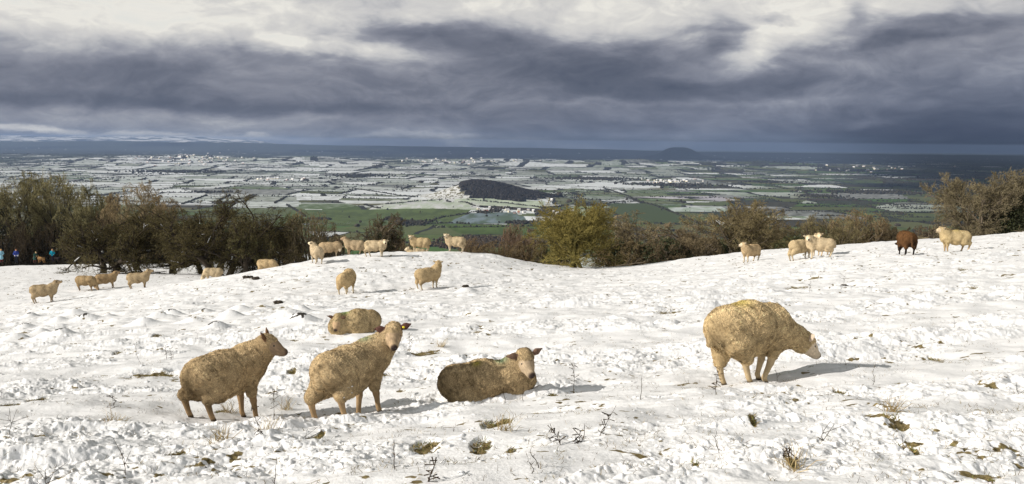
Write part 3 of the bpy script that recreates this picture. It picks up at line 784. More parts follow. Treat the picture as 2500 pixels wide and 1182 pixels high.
# houses: near village in detail, far settlements as small copies
house_wall = [material('rendered_wall', vary(c, .12, .3), .9) for c in ((.78, .70, .52), (.70, .66, .60), (.42, .30, .24), (.62, .50, .40))]
roof_m = [material('roof_covering', vary(c, .2, .4), .8) for c in ((.80, .80, .82), (.42, .17, .11), (.16, .16, .19))]
pane_m = material('window_pane', lambda t, b: (.04, .05, .06), .2, .5)
def house_meshes(L, Wd, Hh, Rf, wm, rm):
    x, y = L / 2, Wd / 2
    V = [(-x, -y, -1), (x, -y, -1), (x, y, -1), (-x, y, -1), (-x, -y, Hh), (x, -y, Hh), (x, y, Hh), (-x, y, Hh), (-x, 0, Hh + Rf), (x, 0, Hh + Rf)]
    w = bpy.data.meshes.new('wall'); w.from_pydata(V, [], [(0, 1, 5, 4), (2, 3, 7, 6), (1, 2, 6, 9, 5), (3, 0, 4, 8, 7)]); w.materials.append(wm)
    e = .35; k = Rf / y; V = []
    for s in (1, -1):
        for z in (.05, .25):
            V += [(-x - e, s * (y + e), Hh - k * e + z), (x + e, s * (y + e), Hh - k * e + z), (x + e, 0, Hh + Rf + z), (-x - e, 0, Hh + Rf + z)]
    Fq = []
    for b in (0, 8): Fq += [(b, b + 1, b + 2, b + 3), (b + 4, b + 5, b + 6, b + 7), (b, b + 1, b + 5, b + 4), (b, b + 3, b + 7, b + 4), (b + 1, b + 2, b + 6, b + 5)]
    r = bpy.data.meshes.new('roof'); r.from_pydata(V, [], Fq); r.materials.append(rm)
    def boxes(bs, name, m):
        V, Fq = [], []
        for (cx, cy, cz, a, b_, c) in bs:
            o = len(V); V += [(cx + i * a, cy + j * b_, cz + k_ * c) for i in (-1, 1) for j in (-1, 1) for k_ in (-1, 1)]
            Fq += [tuple(o + q for q in f) for f in ((0, 1, 3, 2), (4, 6, 7, 5), (0, 4, 5, 1), (2, 3, 7, 6), (0, 2, 6, 4), (1, 5, 7, 3))]
        me = bpy.data.meshes.new(name); me.from_pydata(V, [], Fq); me.materials.append(m); return me
    ch = boxes([(x - .6, 0, Hh + Rf + .5, .4, .4, 1.1)], 'chimney', house_wall[2])
    wins = [boxes([(cx, -y - .02, cz, .5, .06, .6)], 'window', pane_m) for cx in (-x * .55, x * .55) for cz in (1.4, 4.0) if cz < Hh - .6]
    return w, r, ch, wins
VLG = [(1168, 512, 0, 0, 'cream gabled house at the left end of the village', 9), (1182, 514, 1, 0, 'snow roofed cottage second from the left in the village', 8), (1187, 517, 2, 1, 'low red roofed barn at the left of the village', 13), (1195, 509, 1, 0, 'small white roofed house above the red roofed barn', 7),
       (1203, 514, 3, 0, 'long snow roofed shed left of the bare village trees', 12), (1232, 510, 0, 2, 'house behind the slender village trees', 9), (1238, 514, 0, 0, 'broad snow roofed farmhouse in the village middle', 14), (1243, 519, 0, 0, 'bright cream cottage below the farmhouse', 8), (1256, 522, 2, 2, 'dark cottage just right of the bright cream cottage', 8),
       (1267, 515, 0, 0, 'tall bright cream house in the village middle', 9), (1266, 521, 2, 1, 'red roofed lean-to at the foot of the tall cream house', 7), (1280, 520, 1, 0, 'white roofed house right of the tall cream house', 11), (1290, 514, 1, 2, 'grey roofed house under the village hedge', 9), (1302, 517, 1, 0, 'small house among garden trees', 8),
       (1320, 517, 2, 2, 'dark house among garden trees', 9), (1347, 489, 1, 0, 'farmhouse at the right foot of the wooded knoll', 10), (1352, 520, 0, 0, 'white house left of the yellow tree top', 9), (1360, 523, 0, 0, 'bright house just behind the yellow tree twigs', 10), (1372, 520, 1, 2, 'grey roofed house behind the yellow tree twigs', 10), (1382, 526, 1, 0, 'snow roofed house lowest behind the yellow tree', 12), (1396, 518, 1, 0, 'rightmost village house behind the yellow tree', 9)]
for i, (px, py, wi, ri, lb, L) in enumerate(VLG):
    p = vhit(px, py); rr = random.Random(i)
    w, r, ch, wins = house_meshes(L, 6.5, rr.choice((4.6, 5.2)) if L < 12 else 3.2, 2.8, house_wall[wi], roof_m[ri])
    e = empty('house', p, rr.uniform(-.7, .7)); tag(e, lb, 'house', 'houses of the village below the knoll')
    for me, nm in ((w, 'wall'), (r, 'roof')):
        o = bpy.data.objects.new(nm, me); link(o, e)
        if nm == 'roof': link(bpy.data.objects.new('chimney', ch), o)
    for me in wins: link(bpy.data.objects.new('window', me), e)
protos = []
for k, (wi, ri) in enumerate(((0, 0), (1, 0), (2, 0), (1, 2))):
    w, r, ch, _ = house_meshes(16, 9, 5.5, 3.6, house_wall[wi], roof_m[ri])
    protos.append((w, r))
TOWNS = [((330, 585, 372, 404), 70, 'white roofed house of the distant town beyond the left hawthorns', 'houses of the distant left town'),
         ((1540, 1720, 436, 450), 34, 'pale roofed house of the far village amid trees right of the knoll', 'houses of the far right village'),
         ((900, 1330, 386, 402), 34, 'tiny snow roofed farm on the low hills beyond the knoll', 'farms on the low hills'),
         ((560, 760, 434, 442), 18, 'snow roofed house in the line of dark trees at the far left field edge', 'houses of the left hamlet'),
         ((1960, 2300, 400, 424), 26, 'pale house scattered over the dim far right plain', 'houses of the far right plain')]
for bx, n, lb, gr in TOWNS:
    rr = random.Random(int(bx[0]))
    for i in range(n):
        cx, cy = (bx[0] + bx[1]) / 2, (bx[2] + bx[3]) / 2
        px = rr.gauss(cx, (bx[1] - bx[0]) / 4.5); py = rr.gauss(cy, (bx[3] - bx[2]) / 4.5)
        p = vhit(px, py); w, r = rr.choice(protos); s = np.interp(p[1], [5000, 12000], [1.0, 1.7])
        e = empty('distant_house', p, rr.uniform(-1, 1)); e.scale = (s, s, s); tag(e, lb, 'house', gr)
        link(bpy.data.objects.new('wall', w), e); link(bpy.data.objects.new('roof', r), e)
lap('valley things')
# ---------------------------------------------------------------- smooth bodies: signed distances and a surface net
def cone(P, a, b, ra, rb, flat=None):
    "rounded cone distance; flat = (axis vector, factor) squashes the section"
    a = np.asarray(a, np.float32); b = np.asarray(b, np.float32)
    ab = b - a; ap = P - a; L2 = float(ab @ ab) + 1e-9
    t_ = np.clip((ap @ ab) / L2, 0, 1)
    q = ap - t_[..., None] * ab
    if flat is not None:
        ax, f = flat; ax = np.asarray(ax, np.float32); ax = ax / np.linalg.norm(ax)
        k = q @ ax; q = q + (k * (f - 1))[..., None] * ax
        return (np.sqrt((q * q).sum(-1)) - (ra + (rb - ra) * t_)) / max(1, f) * 1.0
    return np.sqrt((q * q).sum(-1)) - (ra + (rb - ra) * t_)
def smin(a, b, k):
    h = np.clip(.5 + .5 * (b - a) / k, 0, 1); return b + (a - b) * h - k * h * (1 - h)
def surface_net(fn, lo, hi, h):
    "mesh of fn(P) = 0"
    lo = np.asarray(lo, np.float32); n = np.ceil((np.asarray(hi) - lo) / h).astype(int) + 1
    ax = [lo[k] + h * np.arange(n[k], dtype=np.float32) for k in range(3)]
    G = np.empty(n, np.float32)
    for i in range(n[0]):
        X, Y, Z = np.meshgrid(ax[0][i:i + 1], ax[1], ax[2], indexing='ij'); G[i] = fn(np.stack([X, Y, Z], -1))[0]
    m = n - 1; acc = np.zeros((m.prod(), 3)); cnt = np.zeros(m.prod()); quads = []
    def cid(I): return (I[:, 0] * m[1] + I[:, 1]) * m[2] + I[:, 2]
    for k in range(3):
        sa = [slice(None)] * 3; sb = [slice(None)] * 3; sa[k] = slice(0, -1); sb[k] = slice(1, None)
        A, B = G[tuple(sa)], G[tuple(sb)]; I = np.argwhere((A < 0) != (B < 0)); 
        va, vb = A[tuple(I.T)], B[tuple(I.T)]; t_ = va / (va - vb); pos = I.astype(float); pos[:, k] += t_
        o1, o2 = [q for q in range(3) if q != k]
        ok = (I[:, o1] > 0) & (I[:, o2] > 0) & (I[:, o1] < m[o1]) & (I[:, o2] < m[o2]); I, pos, va = I[ok], pos[ok], va[ok]
        cells = []
        for d1, d2 in ((-1, -1), (0, -1), (0, 0), (-1, 0)):
            J = I.copy(); J[:, o1] += d1; J[:, o2] += d2; c = cid(J); cells.append(c)
            np.add.at(acc, c, pos); np.add.at(cnt, c, 1)
        q = np.stack(cells, -1); flip = (va < 0) == (k == 1)
        q[flip] = q[flip][:, ::-1]; quads.append(q)
    Q = np.concatenate(quads); used = cnt > 0; remap = np.cumsum(used) - 1
    V = acc[used] / cnt[used][:, None] * h + lo
    return V, remap[Q][:, ::-1]
def vert_normals(V, Q):
    n = np.cross(V[Q[:, 2]] - V[Q[:, 0]], V[Q[:, 3]] - V[Q[:, 1]]); N = np.zeros_like(V)
    for k in range(4): np.add.at(N, Q[:, k], n)
    return N / (np.linalg.norm(N, axis=1, keepdims=True) + 1e-12), np.linalg.norm(n, axis=1) * .5
def nrm(v): v = np.asarray(v, float); return v / (np.linalg.norm(v) + 1e-9)

# ---------------------------------------------------------------- sheep
wool_body = material('matted_wool', toned(.30, 45), .95, .05)
wool_tuft = material('wool_locks', toned(), .95, .05)
eye_m = material('eye', lambda t, b: (.012, .008, .005), .12, .6)
tag_m = material('yellow_plastic', lambda t, b: (.75, .62, .03), .4, .4)
snowbit = material('snow_crumb', lambda t, b: (.85, .85, .85), .8, .2)

def sheep_joints(p):
    "joint positions in the sheep's own space: x forward, y left, z up, feet at z = 0"
    J = dict(rump=(-.33, 0, .56), mid=(-.03, 0, .53), chest=(.27, 0, .55), brisket=(.37, 0, .47), neck0=(.33, 0, .62), neck1=(.50, 0, .80),
             headc=(.56, 0, .88), hdir=(1, 0, -.55), rr=.205, rm=.235, rc=.20, belly=(-.02, 0, .47), rn=.152)
    feet = dict(hl=(-.36, .13, 0), hr=(-.36, -.13, 0), fl=(.29, .11, 0), fr=(.29, -.11, 0))
    J.update({k: v for k, v in p.items() if k in J}); feet.update(p.get('feet', {}))
    return J, feet
def build_sheep(name_loc, yaw, p, label, group, hvox=.03, tufts=2500, tl=.035, tw=.010, rs=0, wool=(.50, .36, .20), face=(.50, .38, .25), cat='sheep', dark=None, marks=(), far=False, name='sheep', earc=None):
    J, feet = sheep_joints(p); R = np.random.RandomState(rs); lying = p.get('lying', False)
    A = {k: np.array(v, float) for k, v in J.items() if not np.isscalar(v)}
    if hvox > .02 and not lying and A['headc'][2] > .74:
        A['headc'][2] -= .055; A['neck1'][2] -= .045
    rr, rm, rc, rn = J['rr'], J['rm'], J['rc'], J['rn']
    hc = A['headc']; hd = nrm(A['hdir']); side = nrm(np.cross([0, 0, 1], hd)); side = nrm(side + np.array([0, 0, p.get('htilt', 0.)])); hu = nrm(np.cross(hd, side))
    nose = hc + hd * .190 - hu * .018
    W = []; S = []; Fc = []; Lg = []   # wool, skin (face), ears, legs
    W += [(A['rump'], A['mid'], rr, rm, .08), (A['mid'], A['chest'], rm, rc, .08), (A['chest'], A['brisket'], rc * .95, .15, .08), (A['rump'] + [.0, 0, -.02], A['belly'], rr * .92, rm * .93, .08),
          (A['chest'] + [.02, 0, .03], A['neck0'], rc * .86, rn * 1.18, .09), (A['neck0'], A['neck1'], rn * 1.15, rn * .80, .07), (A['neck1'], hc - hd * .035 - hu * .01, rn * .86, .097, .05), (A['neck1'], hc - hu * .075 - hd * .02, rn * .7, .06, .04), (hc - hd * .06 + hu * .02, hc + hd * .015 + hu * .038, .080, .060, .03)]
    for s in (1, -1):
        if lying:
            W.append((A['rump'] + [.05, s * .10, -.13], A['rump'] + [.30, s * .17, -.24], .13, .085, .06))
            W.append((A['chest'] + [.02, s * .08, -.15], A['chest'] + [.14, s * .09, -.27], .10, .06, .06))
        else:
            W.append((A['rump'] + [.0, s * .07, -.02], A['rump'] + [.06, s * .115, -.17], .155, .115, .07))
            W.append((A['chest'] + [.0, s * .07, -.03], A['chest'] + [.02, s * .10, -.16], .13, .085, .06))
    if not lying:
        for k, s in (('hl', 1), ('hr', -1)):
            f = np.array(feet[k], float); hip = A['rump'] + [.07, s * .115, -.16]
            hock = f * [1, 1, 0] + [-.055, 0, f[2] + .255]; st = (hip + hock) / 2 + [.035, 0, .02]
            W.append((hip + [-.02, 0, .02], hock + [.02, 0, .03], .160, .076 * p.get('hockw', 1), .04)); W.append((hip + [.03, 0, -.02], st, .12, .085, .05))
            Lg += [(hock, f + [0, 0, .075], .040, .0265, .02), (f + [0, 0, .08], f + [.03, 0, .012], .026, .030, .012)]
        for k, s in (('fl', 1), ('fr', -1)):
            f = np.array(feet[k], float); sh = A['chest'] + [.02, s * .095, -.16]
            kn = sh * .46 + (f + [0, 0, .0]) * .54 + [.012, 0, .03]
            W.append((sh, kn * .6 + sh * .4, .095, .056, .04))
            Lg += [(kn * .55 + sh * .45, kn, .050, .036, .02), (kn, f + [0, 0, .075], .035, .0255, .02), (f + [0, 0, .08], f + [.028, 0, .012], .025, .029, .012)]
    tb = A['rump'] + [-rr * .86, 0, rr * .42]
    if not p.get('notail'):
        td = p.get('taildir', (-.06, 0, -1)); tlen = p.get('taillen', .20)
        W.append((tb, tb + nrm(td) * tlen, .040, .043, .015))
    S += [(hc, hc + hd * .07 - hu * .005, .086, .074, .04), (hc + hd * .05 - hu * .012, nose, .066, .045, .04), (hc - hu * .045 - hd * .01, nose - hu * .022 - hd * .03, .062, .036, .03)]
    for s in (1, -1):   # cheeks, brows
        S.append((hc + side * s * .038 - hu * .02, hc + hd * .06 + side * s * .026 - hu * .02, .040, .032, .03))
        S.append((hc + hd * .045 + side * s * .046 + hu * .028, hc + hd * .06 + side * s * .048 + hu * .022, .020, .018, .02))
    Ea = []
    ed = p.get('ear', (.95, -.1, -.15))
    for s in (1, -1):
        e0 = hc - hd * .035 + side * s * .062 + hu * .040
        dv = side * s * ed[0] + hu * (ed[1] + p.get('eart', 0) * s) + hd * ed[2]; dv = nrm(dv)
        e1 = e0 + dv * .080; e2 = e0 + dv * .155; fl = (nrm(hd * .75 + hu * .5), 2.2 if hvox < .02 else 1.3)
        k = 1 if hvox < .02 else 1.25
        Ea += [(e0, e1, .021 * k, .036 * k, .012, fl), (e1, e2, .036 * k, .010 * k, .01, fl)]
    lump = p.get('lump', .006)
    def field(P, groups='WSEL'):
        d = None
        def add(d, q, k): return q if d is None else smin(d, q, k)
        if 'W' in groups:
            for q in W: d = add(d, cone(P, *q[:4]), q[4])
        for q in S if 'S' in groups else (): d = add(d, cone(P, *q[:4]), q[4])
        for q in Lg if 'L' in groups else (): d = add(d, cone(P, *q[:4]), q[4])
        for q in Ea if 'E' in groups else (): d = add(d, cone(P, *q[:4], flat=q[5]), q[4])
        return d
    ends = np.array([q[i] for G in (W, S, Lg, Ea) for q in G for i in (0, 1)]); lo = ends.min(0) - .27; hi = ends.max(0) + .27
    if not lying: lo[2] = max(lo[2], min(f[2] for f in feet.values()) - .06)
    V, Q = surface_net(lambda P: field(P), lo, hi, hvox)
    Pf = V.astype(np.float32)
    dW, dS, dL, dE = (field(Pf, g) if (g != 'L' or not lying) else np.full(len(V), 9.) for g in 'WSLE')
    isface = (np.minimum(dS, dE) < dW - .004); isleg = dL < dW - .003
    if not p.get('bareface', True): pass
    N, _ = vert_normals(V, Q)
    # fleece stands off the body in soft lumps
    wm = ~(isface | isleg)
    nz = fbm(V[:, 0] * 14 + V[:, 2] * 9, V[:, 1] * 14 - V[:, 2] * 11, 3, rs + 3)
    part = lambda Q_: sst(.16, .0, np.abs(fbm(Q_[:, 0] * 9 + Q_[:, 1] * 6, Q_[:, 2] * 6.5 - Q_[:, 1] * 8, 3, rs + 63)))
    nz = nz - 1.5 * part(V) * (hvox < .02)
    V = V + N * (wm * nz * lump)[:, None]
    wool = np.array(wool); face = np.array(face); legc = np.array(p.get('legc', face * .85)) * .8
    big = fbm(V[:, 0] * 5 + 3 * V[:, 2], V[:, 1] * 5 + V[:, 2] * 5, 3, rs + 9)
    def wcol(Pt):
        b_ = fbm(Pt[:, 0] * 5 + 3 * Pt[:, 2], Pt[:, 1] * 5 + Pt[:, 2] * 5, 3, rs + 9)
        c = wool[None] * (1 + .22 * b_)[:, None]
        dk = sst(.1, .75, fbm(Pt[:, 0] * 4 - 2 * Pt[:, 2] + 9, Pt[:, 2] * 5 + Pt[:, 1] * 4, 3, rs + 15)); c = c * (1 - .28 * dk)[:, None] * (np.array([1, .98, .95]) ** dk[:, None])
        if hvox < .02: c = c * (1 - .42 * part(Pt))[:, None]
        for (mx, my, mz, mr, mc, ms) in marks:
            k = np.exp(-(((Pt - [mx, my, mz]) / mr) ** 2).sum(1)) * ms; c = c * (1 - k[:, None]) + np.array(mc) * k[:, None]
        return np.clip(c, 0.004, 1)
    C = wcol(V)
    fc = np.tile(face, (len(V), 1)) * (1 + .15 * big)[:, None]
    dn = np.linalg.norm(V - (nose + hd * .030 + hu * .008), axis=1); k = sst(.055, .030, dn)[:, None]; fc = fc * (1 - k) + np.array(p.get('nosec', (.05, .035, .03))) * k
    bridge = np.exp(-((np.linalg.norm(np.cross(V - hc, hd), axis=1) / .05) ** 2))[:, None] * p.get('bridge', .2) * (((V - hc) @ hu) > .03)[:, None]
    fc = fc * (1 - bridge) + np.array([.20, .14, .09]) * bridge
    ek = (dE < dS + .006) & isface
    ec = np.array(earc if earc is not None else face * .45); fc = np.where(ek[:, None], ec, fc)
    lc = np.tile(legc, (len(V), 1)) * (1 + .2 * big)[:, None]
    fz = np.full(len(V), 9.)
    if not lying:
        for f in feet.values(): fz = np.where(np.hypot(V[:, 0] - f[0], V[:, 1] - f[1]) < .12, np.minimum(fz, V[:, 2] - f[2]), fz)
    hk = sst(.055, .025, fz)[:, None]; lc = lc * (1 - hk) + np.array([.06, .045, .03]) * hk
    fc = fc * (1 + .30 * fbm(V[:, 0] * 40 + V[:, 2] * 20, V[:, 1] * 40 - V[:, 2] * 35, 2, rs + 77))[:, None]
    C = np.where(isface[:, None], fc, np.where(isleg[:, None], lc, C))
    root = empty(name, name_loc, yaw); root.scale = (p.get('sc', 1),) * 3; tag(root, label, cat, group)
    body = mesh_np('body', V, [Q], wool_body, root, smooth=True, vcol=np.where(wm[:, None], C * .72, C))  # wool under the locks coloured darker, simulating the shade of depth
    # ---- wool locks
    N, ar = vert_normals(V, Q)
    wface = wm[Q].mean(1) > .6
    # short locks on crown of the head and cheeks too
    pr = ar * wface; pr = pr / pr.sum(); pick = R.choice(len(Q), tufts, p=pr)
    wgt = R.dirichlet((1, 1, 1, 1), tufts); Pt = (V[Q[pick]] * wgt[..., None]).sum(1); Nt = (N[Q[pick]] * wgt[..., None]).sum(1); Nt /= np.linalg.norm(Nt, axis=1, keepdims=True)
    cl = np.stack([fbm(Pt[:, 0] * 16, Pt[:, 2] * 16 + Pt[:, 1] * 7, 2, rs + q) for q in (31, 37, 41)], -1)
    flow = np.array([-.45, 0, -.8])[None] + cl * .8 + R.normal(0, .35, (tufts, 3))
    flow = flow - (flow * Nt).sum(1, keepdims=True) * Nt
    st = p.get('stand', .62)
    D = flow / (np.linalg.norm(flow, axis=1, keepdims=True) + 1e-6) * (1 - st * .6) + Nt * st; D /= np.linalg.norm(D, axis=1, keepdims=True)
    side_ = np.cross(D, Nt); side_ /= np.linalg.norm(side_, axis=1, keepdims=True) + 1e-6
    low = np.interp(Pt[:, 2], [.1, .45], [1.25, 1.0]) if not lying else 1.0
    ln = tl * R.uniform(.5, 1.35, tufts) * low; wd = tw * R.uniform(.6, 1.4, tufts)
    base = Pt - Nt * .006; mid = base + D * (ln * .55)[:, None]; tip = base + D * ln[:, None] + np.array([0, 0, -.25]) * ln[:, None] + R.normal(0, 1, (tufts, 3)) * ln[:, None] * .15
    TV = np.stack([base - side_ * wd[:, None] * .5, base + side_ * wd[:, None] * .5, mid + side_ * wd[:, None] * .6, mid - side_ * wd[:, None] * .6, tip], 1)
    i = np.arange(tufts)[:, None] * 5
    lk = fbm(Pt[:, 0] * 24 + Pt[:, 1] * 9, Pt[:, 2] * 17 - Pt[:, 1] * 13, 2, rs + 55); tc = wcol(Pt) * (R.uniform(.72, 1.5, (tufts, 1)) * (1 + .30 * lk[:, None])); tc = np.clip(tc, 0, .9)  # lock-sized noise puts clump shading into the tuft colour
    if dark is not None:
        for (dx, dy, dz, dr, dc, ds_) in dark:
            k = np.exp(-(((Pt - [dx, dy, dz]) / dr) ** 2).sum(1))[:, None] * ds_ * R.uniform(.5, 1, (tufts, 1)); tc = tc * (1 - k) + np.array(dc) * k
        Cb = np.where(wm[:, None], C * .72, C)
        for (dx, dy, dz, dr, dc, ds_) in dark:
            k = (np.exp(-(((V - [dx, dy, dz]) / dr) ** 2).sum(1)) * ds_)[:, None]; Cb = Cb * (1 - k) + np.array(dc) * k
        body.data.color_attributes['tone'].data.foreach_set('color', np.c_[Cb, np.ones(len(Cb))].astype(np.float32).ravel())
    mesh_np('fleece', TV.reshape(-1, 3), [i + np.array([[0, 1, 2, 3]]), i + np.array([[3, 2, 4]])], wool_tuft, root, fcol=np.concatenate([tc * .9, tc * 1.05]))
    if hvox < .02:
        for s in (1, -1):
            e = hc + hd * .062 + side * s * .060 + hu * .020
            ball('eye', e, .021, eye_m, root)
        nb = nose + hd * .036 + hu * .012
        for s in (1, -1): ball('nostril', nb + side * s * .015, .008, eye_m, root)
        if p.get('tagside'):
            s = p['tagside']; e0 = hc - hd * .035 + side * s * .062 + hu * .040; dv = nrm(side * s * ed[0] + hu * (ed[1] + p.get('eart', 0) * s) + hd * ed[2])
            q = e0 + dv * .055 + hd * .016 + hu * .01; ball('ear_tag', q, .016, tag_m, root, (1, 1, .8))
    return root, V, N, wm
def ball(name, c, r, m, parent, sc=(1, 1, 1)):
    u = np.linspace(0, math.pi, 7); v = np.arange(10) / 10 * 2 * math.pi
    U, Vv = np.meshgrid(u, v, indexing='ij'); P = np.stack([np.sin(U) * np.cos(Vv), np.sin(U) * np.sin(Vv), np.cos(U)], -1).reshape(-1, 3) * r * np.array(sc) + np.asarray(c)
    idx = np.arange(70).reshape(7, 10); j = np.roll(idx, -1, 1)
    return mesh_np(name, P, [np.stack([idx[:-1], idx[1:], j[1:], j[:-1]], -1).reshape(-1, 4)], m, parent, smooth=True)

def feet_on(loc, yaw, pts, sc=1.0):
    "feet heights above the sheep's origin, following the ground"
    out = {}
    for k, (a, b) in pts.items():
        x = loc[0] + sc * (a * math.cos(yaw) - b * math.sin(yaw)); y = loc[1] + sc * (a * math.sin(yaw) + b * math.cos(yaw))
        out[k] = (a, b, (gz(x, y) - loc[2] - .012) / sc)
    return out
DEFF = dict(hl=(-.36, .13), hr=(-.36, -.13), fl=(.29, .11), fr=(.29, -.11))
def stand(px, py, d, yaw_deg, pose, label, group, ft=None, **kw):
    "standing sheep whose body centre stands above the ground d metres ahead, seen at px"
    x = ray(px, py)[0] * d; y = d; yaw = math.radians(yaw_deg)
    F_ = dict(DEFF); F_.update(ft or {})
    loc = np.array([x, y, 0.0]); zs = []
    for a, b in F_.values():
        zs.append(gz(x + a * math.cos(yaw) - b * math.sin(yaw), y + a * math.sin(yaw) + b * math.cos(yaw)))
    loc[2] = np.mean(zs)
    pose = dict(pose); pose['feet'] = feet_on(loc, yaw, F_, pose.get('sc', 1))
    if 'look' in pose:      # world heading of the face in degrees, and its pitch
        a = math.radians(pose['look'][0]) - yaw; e = math.radians(pose['look'][1]); pose['hdir'] = (math.cos(a) * math.cos(e), math.sin(a) * math.cos(e), math.sin(e))
    return build_sheep(loc, yaw, pose, label, group, **kw)
NEAR = dict(hvox=.0125, tl=.046, tw=.0055)
GRP = 'ewes close by in the trampled snow'
W_ = (.58, .43, .245); YE = (.55, .46, .04); GN = (.12, .42, .25)
# 1 standing, seen from behind left, face in profile to the right
stand(552, 1000, 8.18, 57, dict(sc=.85, rump=(-.30, 0, .55), chest=(.23, 0, .55), brisket=(.32, 0, .46), look=(4, -24), rn=.165, neck0=(.30, -.06, .62), neck1=(.40, -.15, .73), headc=(.43, -.23, .80), ear=(.55, .55, -.55), taillen=.24, nosec=(.10, .07, .055), legc=(.36, .24, .13)),
      'ewe standing at left front with a dirty dark tail, head in profile', GRP, ft=dict(hl=(-.37, .16), hr=(-.30, -.13), fl=(.30, .10), fr=(.33, -.10)),
      tufts=26000, rs=1, wool=W_, face=(.30, .215, .14), dark=[(-.55, 0, .52, .14, (.07, .05, .025), .9), (-.50, .04, .38, .15, (.12, .08, .04), .8), (-.33, .13, .30, .12, (.12, .08, .04), .8), (-.33, -.13, .26, .11, (.07, .05, .03), .8)], earc=(.16, .09, .05), **NEAR)
# 2 standing, looking back at the camera
s2, v2, n2, w2 = stand(857, 1003, 8.16, 60, dict(sc=.875, rump=(-.30, 0, .56), chest=(.23, 0, .56), brisket=(.33, 0, .47), look=(-80, -30), neck0=(.33, -.07, .64), neck1=(.41, -.16, .76), headc=(.41, -.26, .86), ear=(.95, .22, -.05), eart=.25, tagside=1, taildir=(-.05, .0, -1), taillen=.20, bridge=.6, legc=(.42, .29, .16)),
      'ewe in the middle front looking back over its shoulder, snow clotted on its thigh', GRP, ft=dict(hl=(-.42, .14), hr=(-.30, -.16), fl=(.24, .10), fr=(.34, -.10)),
      tufts=26000, rs=2, wool=(.58, .435, .25), face=(.40, .29, .18), earc=(.10, .05, .04), marks=[(.25, 0, .80, .08, GN, .35)], **NEAR)
# 5 grazing at the right, back arched, head low
stand(1828, 925, 8.75, 24, dict(sc=.96, look=(12, -40), rump=(-.30, 0, .61), mid=(-.02, 0, .61), chest=(.24, 0, .585), brisket=(.34, 0, .50), neck0=(.36, -.02, .53), neck1=(.54, -.07, .46), headc=(.64, -.12, .40), rr=.225, rm=.25, rc=.215, belly=(-.02, 0, .52), rn=.14,
      ear=(.9, .28, -.4), taillen=.24, legc=(.55, .42, .25), bridge=0), 'big ewe bending its head low at the right, yellow mark on its arched back', GRP, ft=dict(hl=(-.24, .13), hr=(-.12, -.14), fl=(.20, .11), fr=(.10, -.12)),
      tufts=30000, rs=5, wool=(.63, .475, .265), face=(.54, .44, .32), earc=(.62, .50, .38), marks=[(-.14, 0, .87, .10, YE, .45)], dark=[(-.46, -.09, .50, .07, (.05, .035, .02), .7)], **NEAR)
# 3 lying, facing right and towards the camera
def lie(px, py, d, yaw_deg, pose, label, group, **kw):
    x = ray(px, py)[0] * d; yaw = math.radians(yaw_deg); c, s = math.cos(yaw), math.sin(yaw)
    z0 = float(macro(x, d)); zf = float(macro(x + .4 * c, d + .4 * s)); zb = float(macro(x - .4 * c, d - .4 * s)); sl = (zf - zb) / .8
    b = dict(lying=True, notail=True, rump=(-.36, 0, .215), mid=(-.04, 0, .215), chest=(.28, 0, .20), brisket=(.40, 0, .14), belly=(-.02, 0, .12), neck0=(.38, 0, .28), neck1=(.46, 0, .40), headc=(.48, 0, .46), rr=.20, rm=.235, rc=.195, rn=.12)
    b.update(pose)
    for k in ('rump', 'mid', 'chest', 'brisket', 'belly', 'neck0', 'neck1', 'headc'): q = list(b[k]); q[2] += sl * q[0]; b[k] = tuple(q)
    if 'look' in b:
        a = math.radians(b['look'][0]) - yaw; e = math.radians(b['look'][1]); b['hdir'] = (math.cos(a) * math.cos(e), math.sin(a) * math.cos(e), math.sin(e))
    return build_sheep(np.array([x, d, z0 + .015]), yaw, b, label, group, **kw)
lie(1188, 965, 8.8, 7, dict(sc=.92, look=(-66, -34), rump=(-.35, 0, .195), mid=(-.03, 0, .19), chest=(.27, 0, .18), rr=.176, rm=.200, rc=.172, headc=(.41, -.13, .385), neck1=(.39, -.05, .32), neck0=(.33, 0, .28), ear=(.95, .25, -.12), eart=.3, bridge=.5, stand=.45),
    'ewe lying with folded legs in the middle of the snow, yellow spot on its back', GRP, tufts=30000, rs=3, wool=(.46, .34, .19), face=(.43, .33, .22), earc=(.16, .10, .07),
    marks=[(-.12, -.08, .40, .045, YE, .7), (.16, -.02, .42, .07, GN, .5)], **NEAR)
lie(870, 812, 15.0, 196, dict(sc=.87, look=(-100, -48), headc=(.37, .12, .30), neck1=(.36, .05, .28), neck0=(.34, 0, .24), ear=(.9, .45, .0), rump=(-.28, 0, .24), rm=.25),
    'ewe lying behind the standing ones, head down with ears out, green smear on its shoulder', GRP, hvox=.018, tufts=12000, tl=.035, tw=.009, rs=4, wool=(.55, .42, .235), face=(.42, .29, .17), earc=(.10, .06, .04), marks=[(.24, 0, .44, .10, (.2, .45, .12), .6)])
# snow sticking to the thigh of the second ewe
def crumbs(root, V, N, wm, centre, rad, n, seed):
    R = np.random.RandomState(seed); k = np.nonzero((np.linalg.norm((V - centre) / rad, axis=1) < 1) & wm)[0]; k = R.choice(k, min(n, len(k)), replace=False)
    P = V[k] + N[k] * .012; Vv, Fs, ft = blobs(P - [0, 0, .008], R.uniform(.006, .018, len(k)), R.uniform(.012, .028, len(k)), R, np.ones((len(k), 3)), seg=5)
    mesh_np('snow_clumps', Vv, Fs, snowbit, root)
crumbs(s2, v2, n2, w2, np.array([-.20, -.20, .38]), np.array([.20, .16, .13]), 70, 1)

